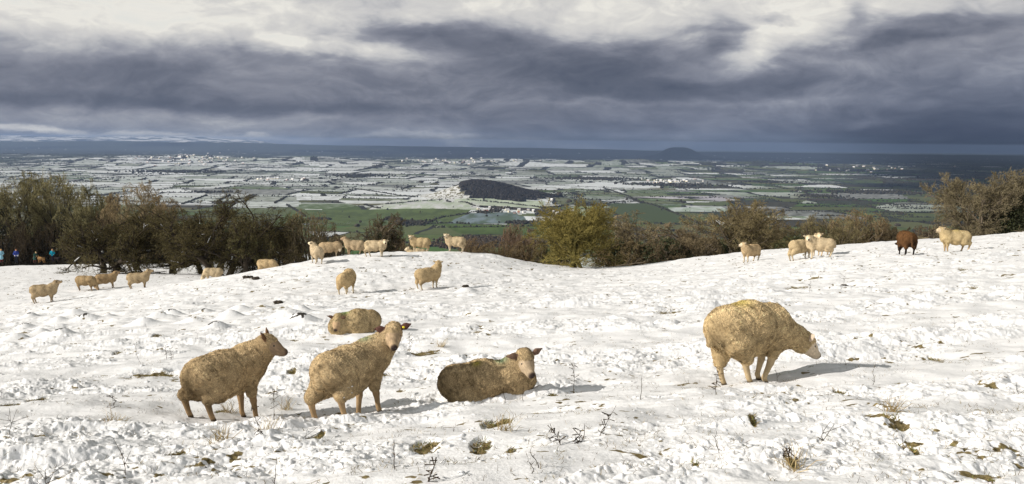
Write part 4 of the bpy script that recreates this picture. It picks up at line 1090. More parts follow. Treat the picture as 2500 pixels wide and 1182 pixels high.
MG = 'ewes in the middle distance'; FG = 'ewes on the skyline mound'; RG = 'ewes along the right-hand ridge'; LG = 'ewes before the left hawthorns'
M = dict(hvox=.026, tufts=3200, tl=.040, tw=.016)
YW = (.66, .52, .33); DW = (.50, .38, .23); YF = (.70, .58, .40)  # darker wool (DW) puts the left ewes' backlit shade into their colour
GRZ = dict(neck0=(.36, 0, .55), neck1=(.50, 0, .36), headc=(.58, 0, .24), hdir=(.75, 0, -1))
TOG = dict(DEFF, hl=(-.34, .07), hr=(-.30, -.12), fl=(.27, .09), fr=(.33, -.08))
stand(847, 716, 30.2, 78, dict(look=(140, -5), neck0=(.34, .04, .64), neck1=(.46, .10, .72), headc=(.50, .18, .76), ear=(1, .1, -.1)), 'ewe seen square from behind below the mound, one ear out to the left', MG, rs=11, wool=(.60, .44, .24), face=YF, **M)
stand(1045, 700, 31.6, 40, dict(look=(75, 10), neck0=(.36, 0, .68), neck1=(.46, .02, .86), headc=(.49, .04, .96), ear=(1, .25, -.1)), 'ewe below the mound with raised head turned away and dark hind leg', MG, rs=12, wool=(.58, .43, .24), face=YF, dark=[(-.35, -.1, .25, .12, (.14, .10, .06), .8)], **M)
stand(108, 742, 37, 14, dict(look=(35, 8), neck0=(.36, 0, .66), neck1=(.47, 0, .82), headc=(.51, .02, .91), ear=(1, .2, 0)), 'leftmost ewe standing alone with raised head turned away', LG, rs=13, wool=DW, face=(.45, .33, .2), legc=None, **M) if False else \
stand(108, 742, 37, 14, dict(look=(35, 8), neck0=(.36, 0, .66), neck1=(.47, 0, .82), headc=(.51, .02, .91), ear=(1, .2, 0)), 'leftmost ewe standing alone with raised head turned away', LG, rs=13, wool=DW, face=(.45, .33, .2), **M)
stand(210, 710, 45, -8, dict(GRZ), 'ewe grazing with its nose down just behind another ewe at the left', LG, rs=14, wool=(.46, .33, .18), face=(.4, .28, .17), ft=dict(hl=(-.42, .10), hr=(-.30, -.12), fl=(.22, .1), fr=(.38, -.1)), **M)
stand(259, 703, 46.5, 20, dict(look=(35, 10), neck0=(.36, 0, .64), neck1=(.47, 0, .80), headc=(.51, 0, .88)), 'ewe with raised head just right of the grazing left ewe', LG, rs=15, wool=(.44, .31, .17), face=(.4, .28, .17), ft=dict(hl=(-.40, .12), fr=(.38, -.1)), **M)
stand(338, 704, 43.5, 10, dict(look=(30, 8), neck0=(.36, 0, .66), neck1=(.47, 0, .82), headc=(.52, .0, .92), ear=(1, .25, 0)), 'ewe standing under the left hawthorn trunks with both ears out', LG, rs=16, wool=DW, face=(.45, .33, .2), **M)
stand(521, 686, 50, 187, dict(GRZ, look=(200, -55)), 'pale ewe grazing in front of the right hawthorn trunk', LG, rs=17, wool=YW, face=YF, **M)
stand(652, 668, 47, -6, dict(GRZ, neck1=(.52, 0, .42), headc=(.62, 0, .32)), 'ewe grazing half behind the left shoulder of the snowy mound', MG, rs=18, wool=(.58, .43, .24), face=YF, **M)
stand(773, 638, 39.5, 118, dict(look=(150, 12), neck0=(.36, 0, .66), neck1=(.46, .04, .82), headc=(.50, .07, .88), ear=(1, .1, 0)), 'foremost ewe at the left end of the mound, seen from behind', FG, rs=19, wool=(.62, .49, .32), face=YF, **M)
stand(806, 627, 43, 10, dict(look=(-70, -70), neck0=(.36, -.02, .62), neck1=(.44, -.06, .60), headc=(.47, -.10, .50), ear=(.9, .3, 0)), 'ewe on the mound with its head tucked down behind the foremost one', FG, rs=20, wool=(.54, .40, .24), face=YF, **M)
stand(866, 624, 44.5, 172, dict(look=(205, 0), neck0=(.36, .02, .66), neck1=(.46, .04, .82), headc=(.52, .06, .90), ear=(.9, .3, 0), taildir=(-1, 0, .4)), 'ewe on the mound with raised head to the left and kinked tail', FG, rs=21, wool=(.56, .43, .27), face=(.45, .32, .2), ft=dict(hl=(-.30, .12), hr=(-.46, -.12)), **M)
stand(917, 629, 41.5, -8, dict(look=(-75, -10), neck0=(.36, -.02, .62), neck1=(.44, -.05, .70), headc=(.48, -.10, .73), ear=(1, .1, 0)), 'ewe lower on the mound facing right and looking at the camera', FG, rs=22, wool=YW, face=YF, ft=dict(hl=(-.30, .1), hr=(-.44, -.1)), **M)
stand(1026, 616, 45.5, 176, dict(look=(245, -8), neck0=(.36, .02, .66), neck1=(.44, .05, .80), headc=(.47, .08, .86), ear=(1, .35, 0)), 'ewe on the mound top standing over the lying one, ears raised', FG, rs=23, wool=(.58, .44, .25), face=YF, **M)
stand(1112, 615, 45, 172, dict(look=(240, -5), neck0=(.36, .03, .66), neck1=(.44, .07, .82), headc=(.47, .11, .88), ear=(1, .2, 0), taillen=.28), 'rightmost ewe on the mound top, turned left with its face to the camera', FG, rs=24, wool=YW, face=(.75, .63, .45), dark=[(-.55, 0, .5, .08, (.1, .07, .04), .8)], **M)
lie(1017, 617, 48.5, 185, dict(look=(200, -20)), 'ewe lying on the far side of the mound, only its back showing', FG, rs=25, wool=YW, face=YF, **M)
stand(1832, 640, 39, 214, dict(look=(190, -5), neck0=(.34, -.02, .64), neck1=(.42, -.04, .78), headc=(.46, -.06, .84), ear=(.8, .3, -.3)), 'leftmost ewe on the right-hand ridge, shoulder to the camera', RG, rs=26, wool=(.62, .46, .27), face=YF, **M)
stand(1955, 632, 34.2, 22, dict(look=(60, -30), neck0=(.36, 0, .62), neck1=(.46, 0, .66), headc=(.50, 0, .66)), 'ewe facing right, its front hidden behind the one that looks at the camera', RG, rs=27, wool=(.57, .44, .26), face=YF, ft=dict(hl=(-.44, .1), hr=(-.48, -.12)), **M)
stand(2002, 628, 33.4, 166, dict(look=(255, -10), neck0=(.36, .03, .66), neck1=(.44, .08, .78), headc=(.46, .12, .82), ear=(1, .25, 0)), 'ewe on the ridge crossing in front of another, facing the camera', RG, rs=28, wool=YW, face=YF, **M)
stand(2002, 618, 36.5, 100, dict(look=(268, -8), neck0=(.3, .02, .68), neck1=(.2, .02, .84), headc=(.12, .0, .90), ear=(1, .2, 0)), 'ewe almost hidden, its head peeping over another ewe\'s back', RG, rs=29, wool=YW, face=(.78, .60, .38), **M)
stand(2211, 622, 29.6, 84, dict(GRZ, rump=(-.33, 0, .57), taildir=(-.3, 0, -1), taillen=.34, legc=(.02, .015, .012)), 'dark brown sheep seen from behind with its head down', RG, rs=30, wool=(.13, .065, .028), face=(.05, .03, .02), dark=[(-.5, -.05, .42, .16, (.015, .010, .008), .9), (-.35, -.1, .25, .14, (.012, .01, .008), .9)], **M)
stand(2330, 616, 31, 178, dict(look=(190, -8), neck0=(.36, 0, .66), neck1=(.46, 0, .78), headc=(.52, .0, .84), ear=(.8, .3, -.3), mid=(-.03, 0, .54), legc=(.45, .32, .18)), 'rightmost ewe on the ridge in full profile to the left', RG, rs=31, wool=(.66, .51, .28), face=(.66, .52, .34), marks=[(.0, 0, .77, .12, (.65, .52, .08), .4)], ft=dict(hl=(-.42, .12), hr=(-.30, -.12)), **M)
lap('sheep')
# ---------------------------------------------------------------- winter trees
def normv(a): return a / (np.linalg.norm(a, axis=-1, keepdims=True) + 1e-9)
def grow(rs, starts, dirs, L, R, spec):
    "branching skeleton; returns per-level segment arrays (p0, p1, r0, r1)"
    P = np.asarray(starts, float); D = normv(np.asarray(dirs, float)); L = np.asarray(L, float); Rr = np.asarray(R, float); out = []
    for lv, (nseg, wander, trop, nch, ratio, ang, tmin, rr) in enumerate(spec):
        pts = [P]; dr = [D]; d = D
        for s in range(nseg):
            d = normv(d + rs.normal(0, wander, d.shape) + np.array([0, 0, trop])); pts.append(pts[-1] + d * (L / nseg)[:, None]); dr.append(d)
        pts = np.array(pts); dr = np.array(dr); n = len(P)
        tap = np.linspace(1, .35, nseg + 1)
        seg0 = pts[:-1].reshape(-1, 3); seg1 = pts[1:].reshape(-1, 3)
        out.append((seg0, seg1, (Rr[None] * tap[:-1, None]).ravel(), (Rr[None] * tap[1:, None]).ravel()))
        if nch == 0: break
        tt = np.concatenate([tmin + (1 - tmin) * (np.arange(nch)[:, None] + rs.rand(nch, n)) / nch]); f = tt * nseg; k = np.minimum(f.astype(int), nseg - 1); fr = f - k
        ii = np.arange(n)[None].repeat(nch, 0)
        base = pts[k, ii] * (1 - fr)[..., None] + pts[k + 1, ii] * fr[..., None]; dp = dr[k + 1, ii]
        rnd = rs.normal(0, 1, dp.shape); perp = normv(rnd - (rnd * dp).sum(-1, keepdims=True) * dp); a = ang * rs.uniform(.6, 1.3, tt.shape)[..., None]
        D = normv(dp * np.cos(a) + perp * np.sin(a)).reshape(-1, 3); P = base.reshape(-1, 3)
        L = (L[None] * ratio * (1.15 - .55 * tt) * rs.uniform(.65, 1.2, tt.shape)).ravel(); Rr = (Rr[None] * rr * (1 - .5 * tt)).ravel()
    return out
def tubes(segs, sides=4, rmin=0.0):
    p0, p1, a, b = (np.concatenate([s[k] for s in segs]) for k in range(4)); a = np.maximum(a, rmin); b = np.maximum(b, rmin)
    d = normv(p1 - p0); h = np.where(np.abs(d[:, 2:3]) > .9, np.array([[1., 0, 0]]), np.array([[0, 0, 1.]])); u = normv(np.cross(d, h)); v = np.cross(d, u)
    n = len(p0); vs = []
    for pt, r in ((p0 - d * (a * .3)[:, None], a), (p1 + d * (b * .3)[:, None], b)):
        for k in range(sides):
            t_ = 2 * math.pi * k / sides; vs.append(pt + (u * math.cos(t_) + v * math.sin(t_)) * r[:, None])
    V = np.stack(vs, 1).reshape(-1, 3); base = (np.arange(n) * 2 * sides)[:, None, None]
    q = np.array([(k, (k + 1) % sides, sides + (k + 1) % sides, sides + k) for k in range(sides)])
    return V, (q[None] + base).reshape(-1, 4)
bark_dark = material('dark_bark', vary((.050, .040, .030), .45, 6), .95, .1)
bark_moss = material('lichen_bark', vary((.15, .13, .045), .5, 5), .95, .1)
bark_grey = material('grey_bark', vary((.13, .105, .075), .4, 6), .95, .1)
twig_m = material('twigs', toned(), .95, .05)
leaf_m = material('ivy_leaves', toned(), .6, .3)
def fit(segs, width, height, z0=0.0):
    "scale the skeleton so that the crown has the wanted width and height"
    allp = np.concatenate([s[1] for s in segs[1:]]); lo, hi = np.percentile(allp, 2.5, 0), np.percentile(allp, 97.5, 0)
    cx, cy = (lo[0] + hi[0]) / 2, (lo[1] + hi[1]) / 2; sx = width / (hi[0] - lo[0]); sz = height / hi[2]; sy = width / (hi[1] - lo[1])
    res = []
    for p0, p1, a, b in segs:
        q = []
        for p in (p0, p1):
            p = p.copy(); f = np.clip(p[:, 2:3] / hi[2], 0, 1) ; p[:, 0:1] = (p[:, 0:1] - cx * f) * sx; p[:, 1:2] = (p[:, 1:2] - cy * f) * sy; p[:, 2] *= sz; q.append(p)
        res.append((q[0], q[1], a * sz, b * sz))
    return res
def leafy(rs, centres, rad, n, tone, size):
    "small leaf faces spread through clumps"
    c = np.asarray(centres, float); rad = np.broadcast_to(np.asarray(rad, float), (len(c),)) ; k = rs.choice(len(c), n, p=rad ** 2 / (rad ** 2).sum())
    d = normv(rs.normal(0, 1, (n, 3))); r = rs.rand(n) ** .45; P = c[k] + d * (r * rad[k])[:, None] * np.array([1, 1, .85])
    u = normv(rs.normal(0, 1, (n, 3)) + d * .3); v = normv(np.cross(u, rs.normal(0, 1, (n, 3)))); s = size * rs.uniform(.5, 1.4, n)[:, None]
    V = np.stack([P - u * s, P + v * s * .6, P + u * s, P - v * s * .6], 1).reshape(-1, 3)
    i = np.arange(n)[:, None] * 4 + np.array([[0, 1, 2, 3]])
    tn = np.array(tone)[None] * rs.uniform(.45, 1.6, (n, 1)); return V, [i], tn
SPEC = {
    'ash':   [(6, .12, .05, 11, .80, .95, .20, .50), (5, .20, .05, 8, .60, .75, .12, .55), (4, .24, .06, 7, .56, .70, .1, .55), (3, .26, .05, 8, .52, .70, .1, .6), (3, .25, .03, 0, 0, 0, 0, 0)],
    'big':   [(6, .12, .05, 12, .80, .95, .25, .50), (5, .20, .05, 9, .60, .75, .12, .55), (4, .24, .06, 8, .56, .70, .1, .55), (3, .26, .05, 10, .52, .75, .1, .6), (2, .25, .03, 0, 0, 0, 0, 0)],
    'thorn': [(4, .22, .02, 11, 1.05, 1.15, .25, .50), (6, .30, .00, 9, .55, .85, .12, .50), (4, .34, .02, 8, .52, .9, .1, .55), (3, .38, .03, 7, .5, .9, .1, .6), (2, .35, .03, 0, 0, 0, 0, 0)],
    'bush':  [(4, .16, .03, 9, .80, .80, .08, .6), (4, .24, .04, 8, .60, .80, .1, .55), (3, .28, .05, 7, .52, .75, .1, .6), (3, .28, .04, 0, 0, 0, 0, 0)],
}
def tree(px, base_py, d, wpx, top_py, spec, seed, label, cat='tree', name='bare_tree', twig=(.20, .155, .095), barkm=None, stems=1, rad=.14, group=None, ivy=None, ivyn=0, ivytone=(.035, .045, .018), leaves=None, splay=.25, tr=.0075, lean=0, snow=0, zoff=0.0, leafsize=.05, domed=True):
    rs = np.random.RandomState(seed)
    p = P3(px, base_py, d); z = float(macro(p[0], p[1])) - .15 + zoff; w = wpx / F * d
    top = (CAM + ray(px, top_py) * d)[2]; Hh = top - z
    root = empty(name, (p[0], p[1], z)); tag(root, label, cat, group)
    st = rs.normal(0, .03 * w * (stems > 1), (stems, 3)) * [1, 1, 0]
    dr = np.array([[splay * math.cos(6.283 * k / max(stems, 1) + seed) + lean, splay * math.sin(6.283 * k / max(stems, 1) + seed), 1] for k in range(stems)]) if stems > 1 else np.array([[lean, 0, 1.]])
    sp = SPEC[spec]; L0 = Hh * (.55 if spec in ('ash', 'big') else .30 if spec == 'thorn' else .5)
    segs = fit(grow(rs, st, dr, np.full(stems, L0), np.full(stems, rad), sp), w, Hh)
    if spec == 'thorn':       # browse line: sheep and wind keep the skirts of the crown off the ground
        def lift(q):
            q = q.copy(); rr_ = np.hypot(q[:, 0], q[:, 1]); k = sst(.05 * w, .2 * w, rr_); q[:, 2] = q[:, 2] * (1 - k) + (.17 * Hh + np.maximum(q[:, 2], -.05 * Hh) * .83) * k; return q
        segs = [(lift(a_), lift(b_), c_, d_) for a_, b_, c_, d_ in segs]
    elif domed:               # crowns end in a rounded dome, with a few shoots proud of it
        cz, rz, rx_ = Hh * .60, Hh * .41, w * .52
        def dome(q):
            q = q.copy(); e = (q - [0, 0, cz]) / [rx_, rx_, rz]; rho = np.sqrt((e * e).sum(1)) + 1e-9; lim = .93 + .17 * vnoise(q[:, 0] * 6 / w + 5 * q[:, 1] / w, q[:, 2] * 5 / w, seed)
            k = np.where((rho > lim) & (q[:, 2] > cz * .5), (lim + .16 * np.tanh((rho - lim) * 1.6)) / rho, 1.0); return (q - [0, 0, cz]) * k[:, None] + [0, 0, cz]
        segs = [segs[0]] + [(dome(a_), dome(b_), c_, d_) for a_, b_, c_, d_ in segs[1:]]
    nb = len(segs) - 2
    V, Q = tubes(segs[:nb], 5, .006); mesh_np('trunk', V, [Q], barkm or bark_dark, root, smooth=True)
    fine = segs[nb:]; V, Q = tubes(fine, 3, tr)
    # inner twigs are coloured darker than the tips, standing in for the crown's self-shadow
    n = len(Q) // 3; tn = np.array(twig)[None] * rs.uniform(.45, 1.5, (n, 1)); 
    big = 1 + .35 * vnoise(V[::6][:n, 0] * .9, V[::6][:n, 2] * .9, seed); tn = tn * big[:, None]; ni = len(fine[0][0]); tn[:ni] *= .45
    mesh_np('crown', V, [Q], twig_m, root, fcol=np.repeat(tn, 3, 0))
    if leaves:
        tips = fine[-1][1]; k = rs.choice(len(tips), min(leaves[0], len(tips)), replace=False)
        V, Fs, tn = leafy(rs, tips[k], .06, leaves[0], leaves[1], leaves[2]); mesh_np('leaves', V, Fs, leaf_m, root, fcol=tn)
    if ivy:
        C = np.array([(a * w, b * w, c * Hh) for a, b, c, r in ivy]); Rv = np.array([q[3] * w for q in ivy])
        V, Fs, tn = leafy(rs, C, Rv, ivyn, ivytone, leafsize); mesh_np('ivy', V, Fs, leaf_m, root, fcol=tn)
    if snow:
        s0, s1, a, b = (np.concatenate([q[k] for q in segs[1:3]]) for k in range(4)); k = rs.choice(len(s0), min(snow, len(s0)), replace=False)
        s = (s0[k] + [0, 0, 0] + (a[k] * .8)[:, None] * [0, 0, 1], s1[k] + (b[k] * .8)[:, None] * [0, 0, 1], a[k] * .8 + .006, b[k] * .8 + .006); V, Q = tubes([s], 4); mesh_np('snow_on_branches', V, [Q], snowbit, root)
    return root
HT = (.115, .095, .045)
thorn_leaves = (3600, (.080, .078, .026), .035)
TG = 'leafless hawthorns on the left of the pasture'
tree(252, 670, 64, 190, 545, 'thorn', 101, 'left hawthorn with a slanting trunk and a low limb reaching left', twig=HT, name='hawthorn', group=TG, rad=.10, leaves=thorn_leaves, lean=-.2, snow=14)
tree(296, 671, 62.5, 230, 538, 'thorn', 102, 'hawthorn with several low spreading stems behind the ewe with both ears out', twig=HT, name='hawthorn', group=TG, rad=.085, stems=3, splay=.7, leaves=thorn_leaves, snow=14)
tree(545, 676, 60, 300, 500, 'thorn', 103, 'widest hawthorn with many low crooked limbs over the grazing pale ewe', twig=HT, name='hawthorn', group=TG, rad=.095, stems=4, splay=.9, leaves=(4200, (.075, .068, .022), .035), snow=22)
tree(505, 672, 63, 230, 520, 'thorn', 104, 'hawthorn merged into the left side of the widest one', twig=HT, name='hawthorn', group=TG, rad=.09, stems=2, splay=.8, leaves=thorn_leaves)
tree(420, 664, 68, 190, 530, 'thorn', 105, 'dark hawthorn between the two clumps with trunk in shade', twig=HT, name='hawthorn', group=TG, rad=.12, leaves=thorn_leaves)
tree(602, 678, 57, 110, 545, 'thorn', 106, 'slender young hawthorn at the right of the clump, left of the mound', twig=HT, name='hawthorn', group=TG, rad=.09, leaves=thorn_leaves)
# wood beyond the left crest
WG = 'trees of the wood at the left'
IV = [(0, -.1, .42, .22), (.16, -.1, .56, .16), (-.18, -.1, .54, .17), (.25, -.1, .42, .2), (-.27, -.1, .42, .2), (.02, -.1, .66, .14), (.3, 0, .60, .09), (-.3, 0, .62, .09), (0, -.1, .76, .07)]
WL = [(-60, 130, 240, 430, 'tree of the left wood cut by the picture edge'), (25, 128, 230, 418, 'tall tree at the left end of the wood'), (100, 131, 230, 416, 'tallest tree of the left wood with a broad dome'), (165, 127, 200, 425, 'tree of the left wood above the person in turquoise'), (215, 124, 150, 440, 'rounded tree at the right shoulder of the tall wood'), (265, 122, 110, 478, 'low tree in the dip of the left wood')]
for i, (px, d, w, ty, lb) in enumerate(WL):
    tree(px, 640, d, w, ty, 'big', 120 + i, lb, twig=(.215, .19, .095), group=WG, rad=.22, barkm=bark_dark, ivy=IV, ivyn=9000, ivytone=(.016, .018, .009), tr=.016, leafsize=.15)  # ivy tone kept near black to carry the shade inside the crowns
tree(345, 640, 112, 130, 443, 'ash', 130, 'tree with an ivy covered stem rising above the left hawthorns', twig=(.26, .20, .11), group=WG, rad=.2, barkm=bark_grey, ivy=[(.05, 0, .35, .09), (.08, 0, .5, .09), (.02, 0, .2, .1)], ivyn=3600, leafsize=.12, ivytone=(.018, .02, .01), tr=.016)
tree(300, 640, 116, 110, 465, 'ash', 131, 'thin pale twigged tree left of the ivy covered stem', twig=(.24, .18, .10), group=WG, rad=.15, barkm=bark_grey, tr=.016)
tree(400, 640, 110, 120, 480, 'ash', 132, 'lower tree at the right end of the left wood', twig=(.24, .18, .10), group=WG, rad=.15, barkm=bark_grey, ivy=[(.0, 0, .3, .16)], ivyn=1500, tr=.016)
SB = 'thicket bushes under the left wood'
for i, (px, d, w, ty) in enumerate([(20, 118, 150, 520), (75, 117, 120, 545), (150, 118, 130, 540), (215, 116, 120, 560), (255, 114, 110, 530), (330, 112, 130, 540), (400, 110, 120, 545), (460, 106, 130, 560), (590, 100, 120, 560)]):
    lbs = ['thicket bush at the far left edge below the tall trees', 'dense dark bush behind the person in the navy jacket', 'dark thicket behind the stooping person', 'thicket bush behind the person in turquoise', 'bush filling the gap left of the first hawthorn', 'bush in shade behind the left hawthorn trunks', 'thicket bush behind the gap between the hawthorn clumps', 'low thicket behind the left limbs of the widest hawthorn', 'thicket bush behind the young hawthorn']
    tree(px, 643, d, w, ty, 'bush', 140 + i, lbs[i], cat='bush', name='thicket_bush', twig=(.055, .042, .027), group=SB, stems=5, splay=.8, rad=.07, ivy=[(0, 0, .62, .34), (-.25, 0, .58, .25), (.25, 0, .58, .25), (.0, -.1, .48, .4)], ivyn=9000, ivytone=(.012, .012, .008), tr=.014, leafsize=.13)  # twig and ivy tones lowered to carry the thicket's own shade
# row beyond the crest
RGp = 'bushes and trees in the row beyond the crest'
BR = (.20, .145, .085)
row = [
    (640, 66, 120, 552, 'bush', (.14, .10, .06), None, 'brown bush just right of the hawthorns'), (700, 64, 90, 565, 'bush', (.15, .11, .065), None, 'brown bush behind the left foot of the mound'),
    (752, 62, 130, 526, 'bush', (.20, .16, .09), None, 'tall rounded bush behind the group at the left end of the mound'), (815, 66, 70, 580, 'bush', BR, None, 'low bush behind the kinked tail ewe'),
    (925, 66, 95, 541, 'thorn', (.12, .095, .055), 'd', 'dark crowned thorn tree behind the ewe that faces right'), (985, 70, 70, 588, 'bush', BR, None, 'low scrub bush left of the ewe with raised ears'),
    (1165, 66, 90, 590, 'bush', (.17, .12, .07), None, 'low brown bush right of the rightmost mound ewe'), (1262, 72, 80, 556, 'bush', (.22, .15, .10), None, 'bare reddish bush between the mound and the yellow tree'), (1215, 64, 110, 598, 'bush', (.15, .11, .06), None, 'dark low bush in front of the reddish one'), (1300, 60, 100, 595, 'bush', (.15, .11, .06), None, 'dark low bush left of the yellow tree foot'),
    (1350, 58, 90, 605, 'bush', (.14, .11, .05), 'd', 'ivy filled bush at the left of the yellow tree stems'),
    (1552, 58, 135, 526, 'ash', (.26, .21, .12), None, 'round brown tree right of the yellow tree'), (1500, 54, 100, 585, 'bush', (.16, .12, .06), 'd', 'dark ivy bush right beside the yellow tree'), (1560, 53, 90, 598, 'bush', (.15, .115, .06), 'd', 'ivy bush under the round brown tree'),
    (1655, 56, 130, 550, 'ash', (.23, .18, .11), None, 'brown bush in the middle of the right row'), (1625, 52, 110, 592, 'bush', (.16, .12, .07), 'd', 'green ivy bush at the crest right of the dead branch'), (1700, 53, 110, 578, 'bush', (.20, .155, .09), None, 'tangled bush left of the ivy clad tree'), (1745, 55, 90, 590, 'bush', (.16, .13, .07), 'd', 'ivy bush under the ivy clad tree'),
    (1900, 62, 90, 555, 'bush', (.22, .165, .095), None, 'low bush right of the ivy clad tree'), (1860, 56, 100, 585, 'bush', (.15, .115, .06), 'd', 'dark bush behind the leftmost ridge ewe'),
    (1950, 60, 110, 552, 'bush', (.19, .155, .085), None, 'bush behind the crossing ewes'), (2020, 56, 165, 532, 'bush', (.21, .175, .09), None, 'dense olive brown bush above the crossing ewes'), (2095, 60, 130, 519, 'bush', (.27, .20, .11), None, 'tall tawny bush with snow flecks left of the brown sheep'), (1935, 52, 90, 590, 'bush', (.13, .11, .05), 'd', 'green bramble at the crest left of the crossing ewes'),
    (2150, 60, 90, 552, 'bush', (.19, .15, .09), None, 'bush tapering down toward the brown sheep'), (2180, 62, 90, 570, 'bush', (.20, .15, .09), None, 'low brown scrub just behind the brown sheep'), (2245, 58, 90, 562, 'bush', (.13, .09, .06), None, 'dark low bush between the brown sheep and the rightmost ewe'), (2290, 56, 90, 560, 'bush', (.12, .09, .06), None, 'low dark bush in front of the big right tree'),
    (2440, 52, 120, 535, 'bush', (.16, .13, .08), 'd', 'bush under the right side of the big tree'), (2500, 54, 120, 520, 'bush', (.17, .14, .085), None, 'bush at the right picture edge beyond the crest'),
]
for i, (px, d, w, ty, sp, tw, iv, lb) in enumerate(row):
    kw = {}
    if iv: kw = dict(ivy=[(0, 0, .55, .38), (-.25, 0, .45, .28), (.25, 0, .4, .3), (.05, -.1, .7, .25)], ivyn=5000, ivytone=(.040, .048, .018))
    tree(px, 640, d, w * 1.15, ty - 9, sp, 200 + i, lb, cat='tree' if sp != 'bush' else 'bush', name='bare_bush' if sp == 'bush' else 'bare_tree', twig=tw, group=RGp, stems=1 if sp != 'bush' else 6, splay=.75, rad=.06 if sp == 'bush' else .13, barkm=bark_grey, tr=.0085, **kw)
tree(1405, 655, 47.5, 165, 508, 'ash', 300, 'yellow green lichen covered tree with many stems at the dip in the crest', twig=(.25, .205, .065), barkm=bark_moss, stems=6, splay=.42, rad=.085, leaves=(900, (.27, .23, .05), .022), tr=.0068, domed=False, name='lichen_tree')
tree(1800, 650, 56, 175, 499, 'ash', 301, 'spreading tree with an ivy clad trunk left of the ridge ewes', twig=(.26, .21, .11), barkm=bark_grey, rad=.12, stems=3, splay=.3, ivy=[(0.02, 0, .35, .10), (.03, 0, .5, .10), (.02, 0, .62, .08), (0, 0, .2, .16), (.1, 0, .15, .2)], ivyn=8500, ivytone=(.032, .040, .016), tr=.0085, domed=False, name='ivy_tree')
tree(2395, 640, 50, 200, 428, 'ash', 302, 'big bare tree at the right edge leaning over dark ivy', twig=(.21, .175, .105), barkm=bark_grey, stems=3, splay=.45, rad=.12, tr=.008, leafsize=.06, ivy=[(.28, -.2, .55, .17), (.22, -.25, .42, .20), (.35, -.2, .68, .13), (.12, -.25, .3, .2), (.45, -.2, .5, .16), (.30, -.2, .25, .24)], ivyn=17000, ivytone=(.034, .038, .014), domed=False, name='big_tree')
tree(2480, 640, 54, 170, 436, 'ash', 303, 'second bare tree cut by the right picture edge', twig=(.24, .19, .115), barkm=bark_grey, stems=2, splay=.4, rad=.1, tr=.008)
# a fallen pale branch lying at the crest right of the yellow tree
def dead_branch():
    rs = np.random.RandomState(7); p = P3(1505, 652, 46.5); z = gz(p[0], p[1])
    segs = grow(rs, [(0, 0, .1)], [(1, 0, .35)], [1.5], [.035], [(4, .2, -.06, 4, .55, .6, .3, .7), (3, .2, 0, 3, .5, .6, .2, .7), (2, .2, 0, 0, 0, 0, 0, 0)])
    V, Q = tubes(segs, 4); o = mesh_np('fallen_branch', V, [Q], bark_grey); o.location = (p[0], p[1], z); tag(o, 'pale fallen branch lying on the crest right of the yellow tree', 'branch')
dead_branch()
lap('trees')
# ---------------------------------------------------------------- dead stalks, grass, people
stalk_m = material('dead_stalk', vary((.050, .035, .022), .4, 40), .9, .1)
straw_m = material('straw', toned(), .85, .1)
def stalk(px, py, hpx, lean, kind, seed, label, group='dead weed stalks standing in the snow'):
    rs = np.random.RandomState(seed); p = hit(px, py); h = hpx / F * p[1] * 1.02
    r = .0024 + .0007 * rs.rand()
    n = 7; pts = [np.array([0, 0, -.03])]
    for k in range(n): pts.append(pts[-1] + np.array([lean * h / n + rs.normal(0, .006), rs.normal(0, .006), (h + .03) / n]))
    pts = np.array(pts); tp = np.linspace(1, .45, n + 1)
    segs = [(pts[:-1], pts[1:], r * tp[:-1], r * tp[1:])]
    m = {'bare': 3, 'seed': 16, 'fork': 6}[kind]; k = rs.randint(2, n + 1, m); t_ = rs.rand(m)[:, None]
    b = pts[k - 1] * (1 - t_) + pts[k] * t_
    ln = {'bare': .03, 'seed': .045, 'fork': .13}[kind] * rs.uniform(.6, 1.4, m)[:, None]
    dr = normv(np.stack([rs.normal(0, 1, m), rs.normal(0, 1, m), rs.uniform(.2 if kind != 'seed' else -.9, 1.0, m)], -1)); e = b + dr * ln
    segs.append((b, e, np.full(m, r * .7), np.full(m, r * (.4 if kind != 'seed' else 1.25))))
    V, Q = tubes(segs, 4)
    o = mesh_np('dead_stalk', V, [Q], stalk_m); o.location = p; tag(o, label, 'weed stalk', group)
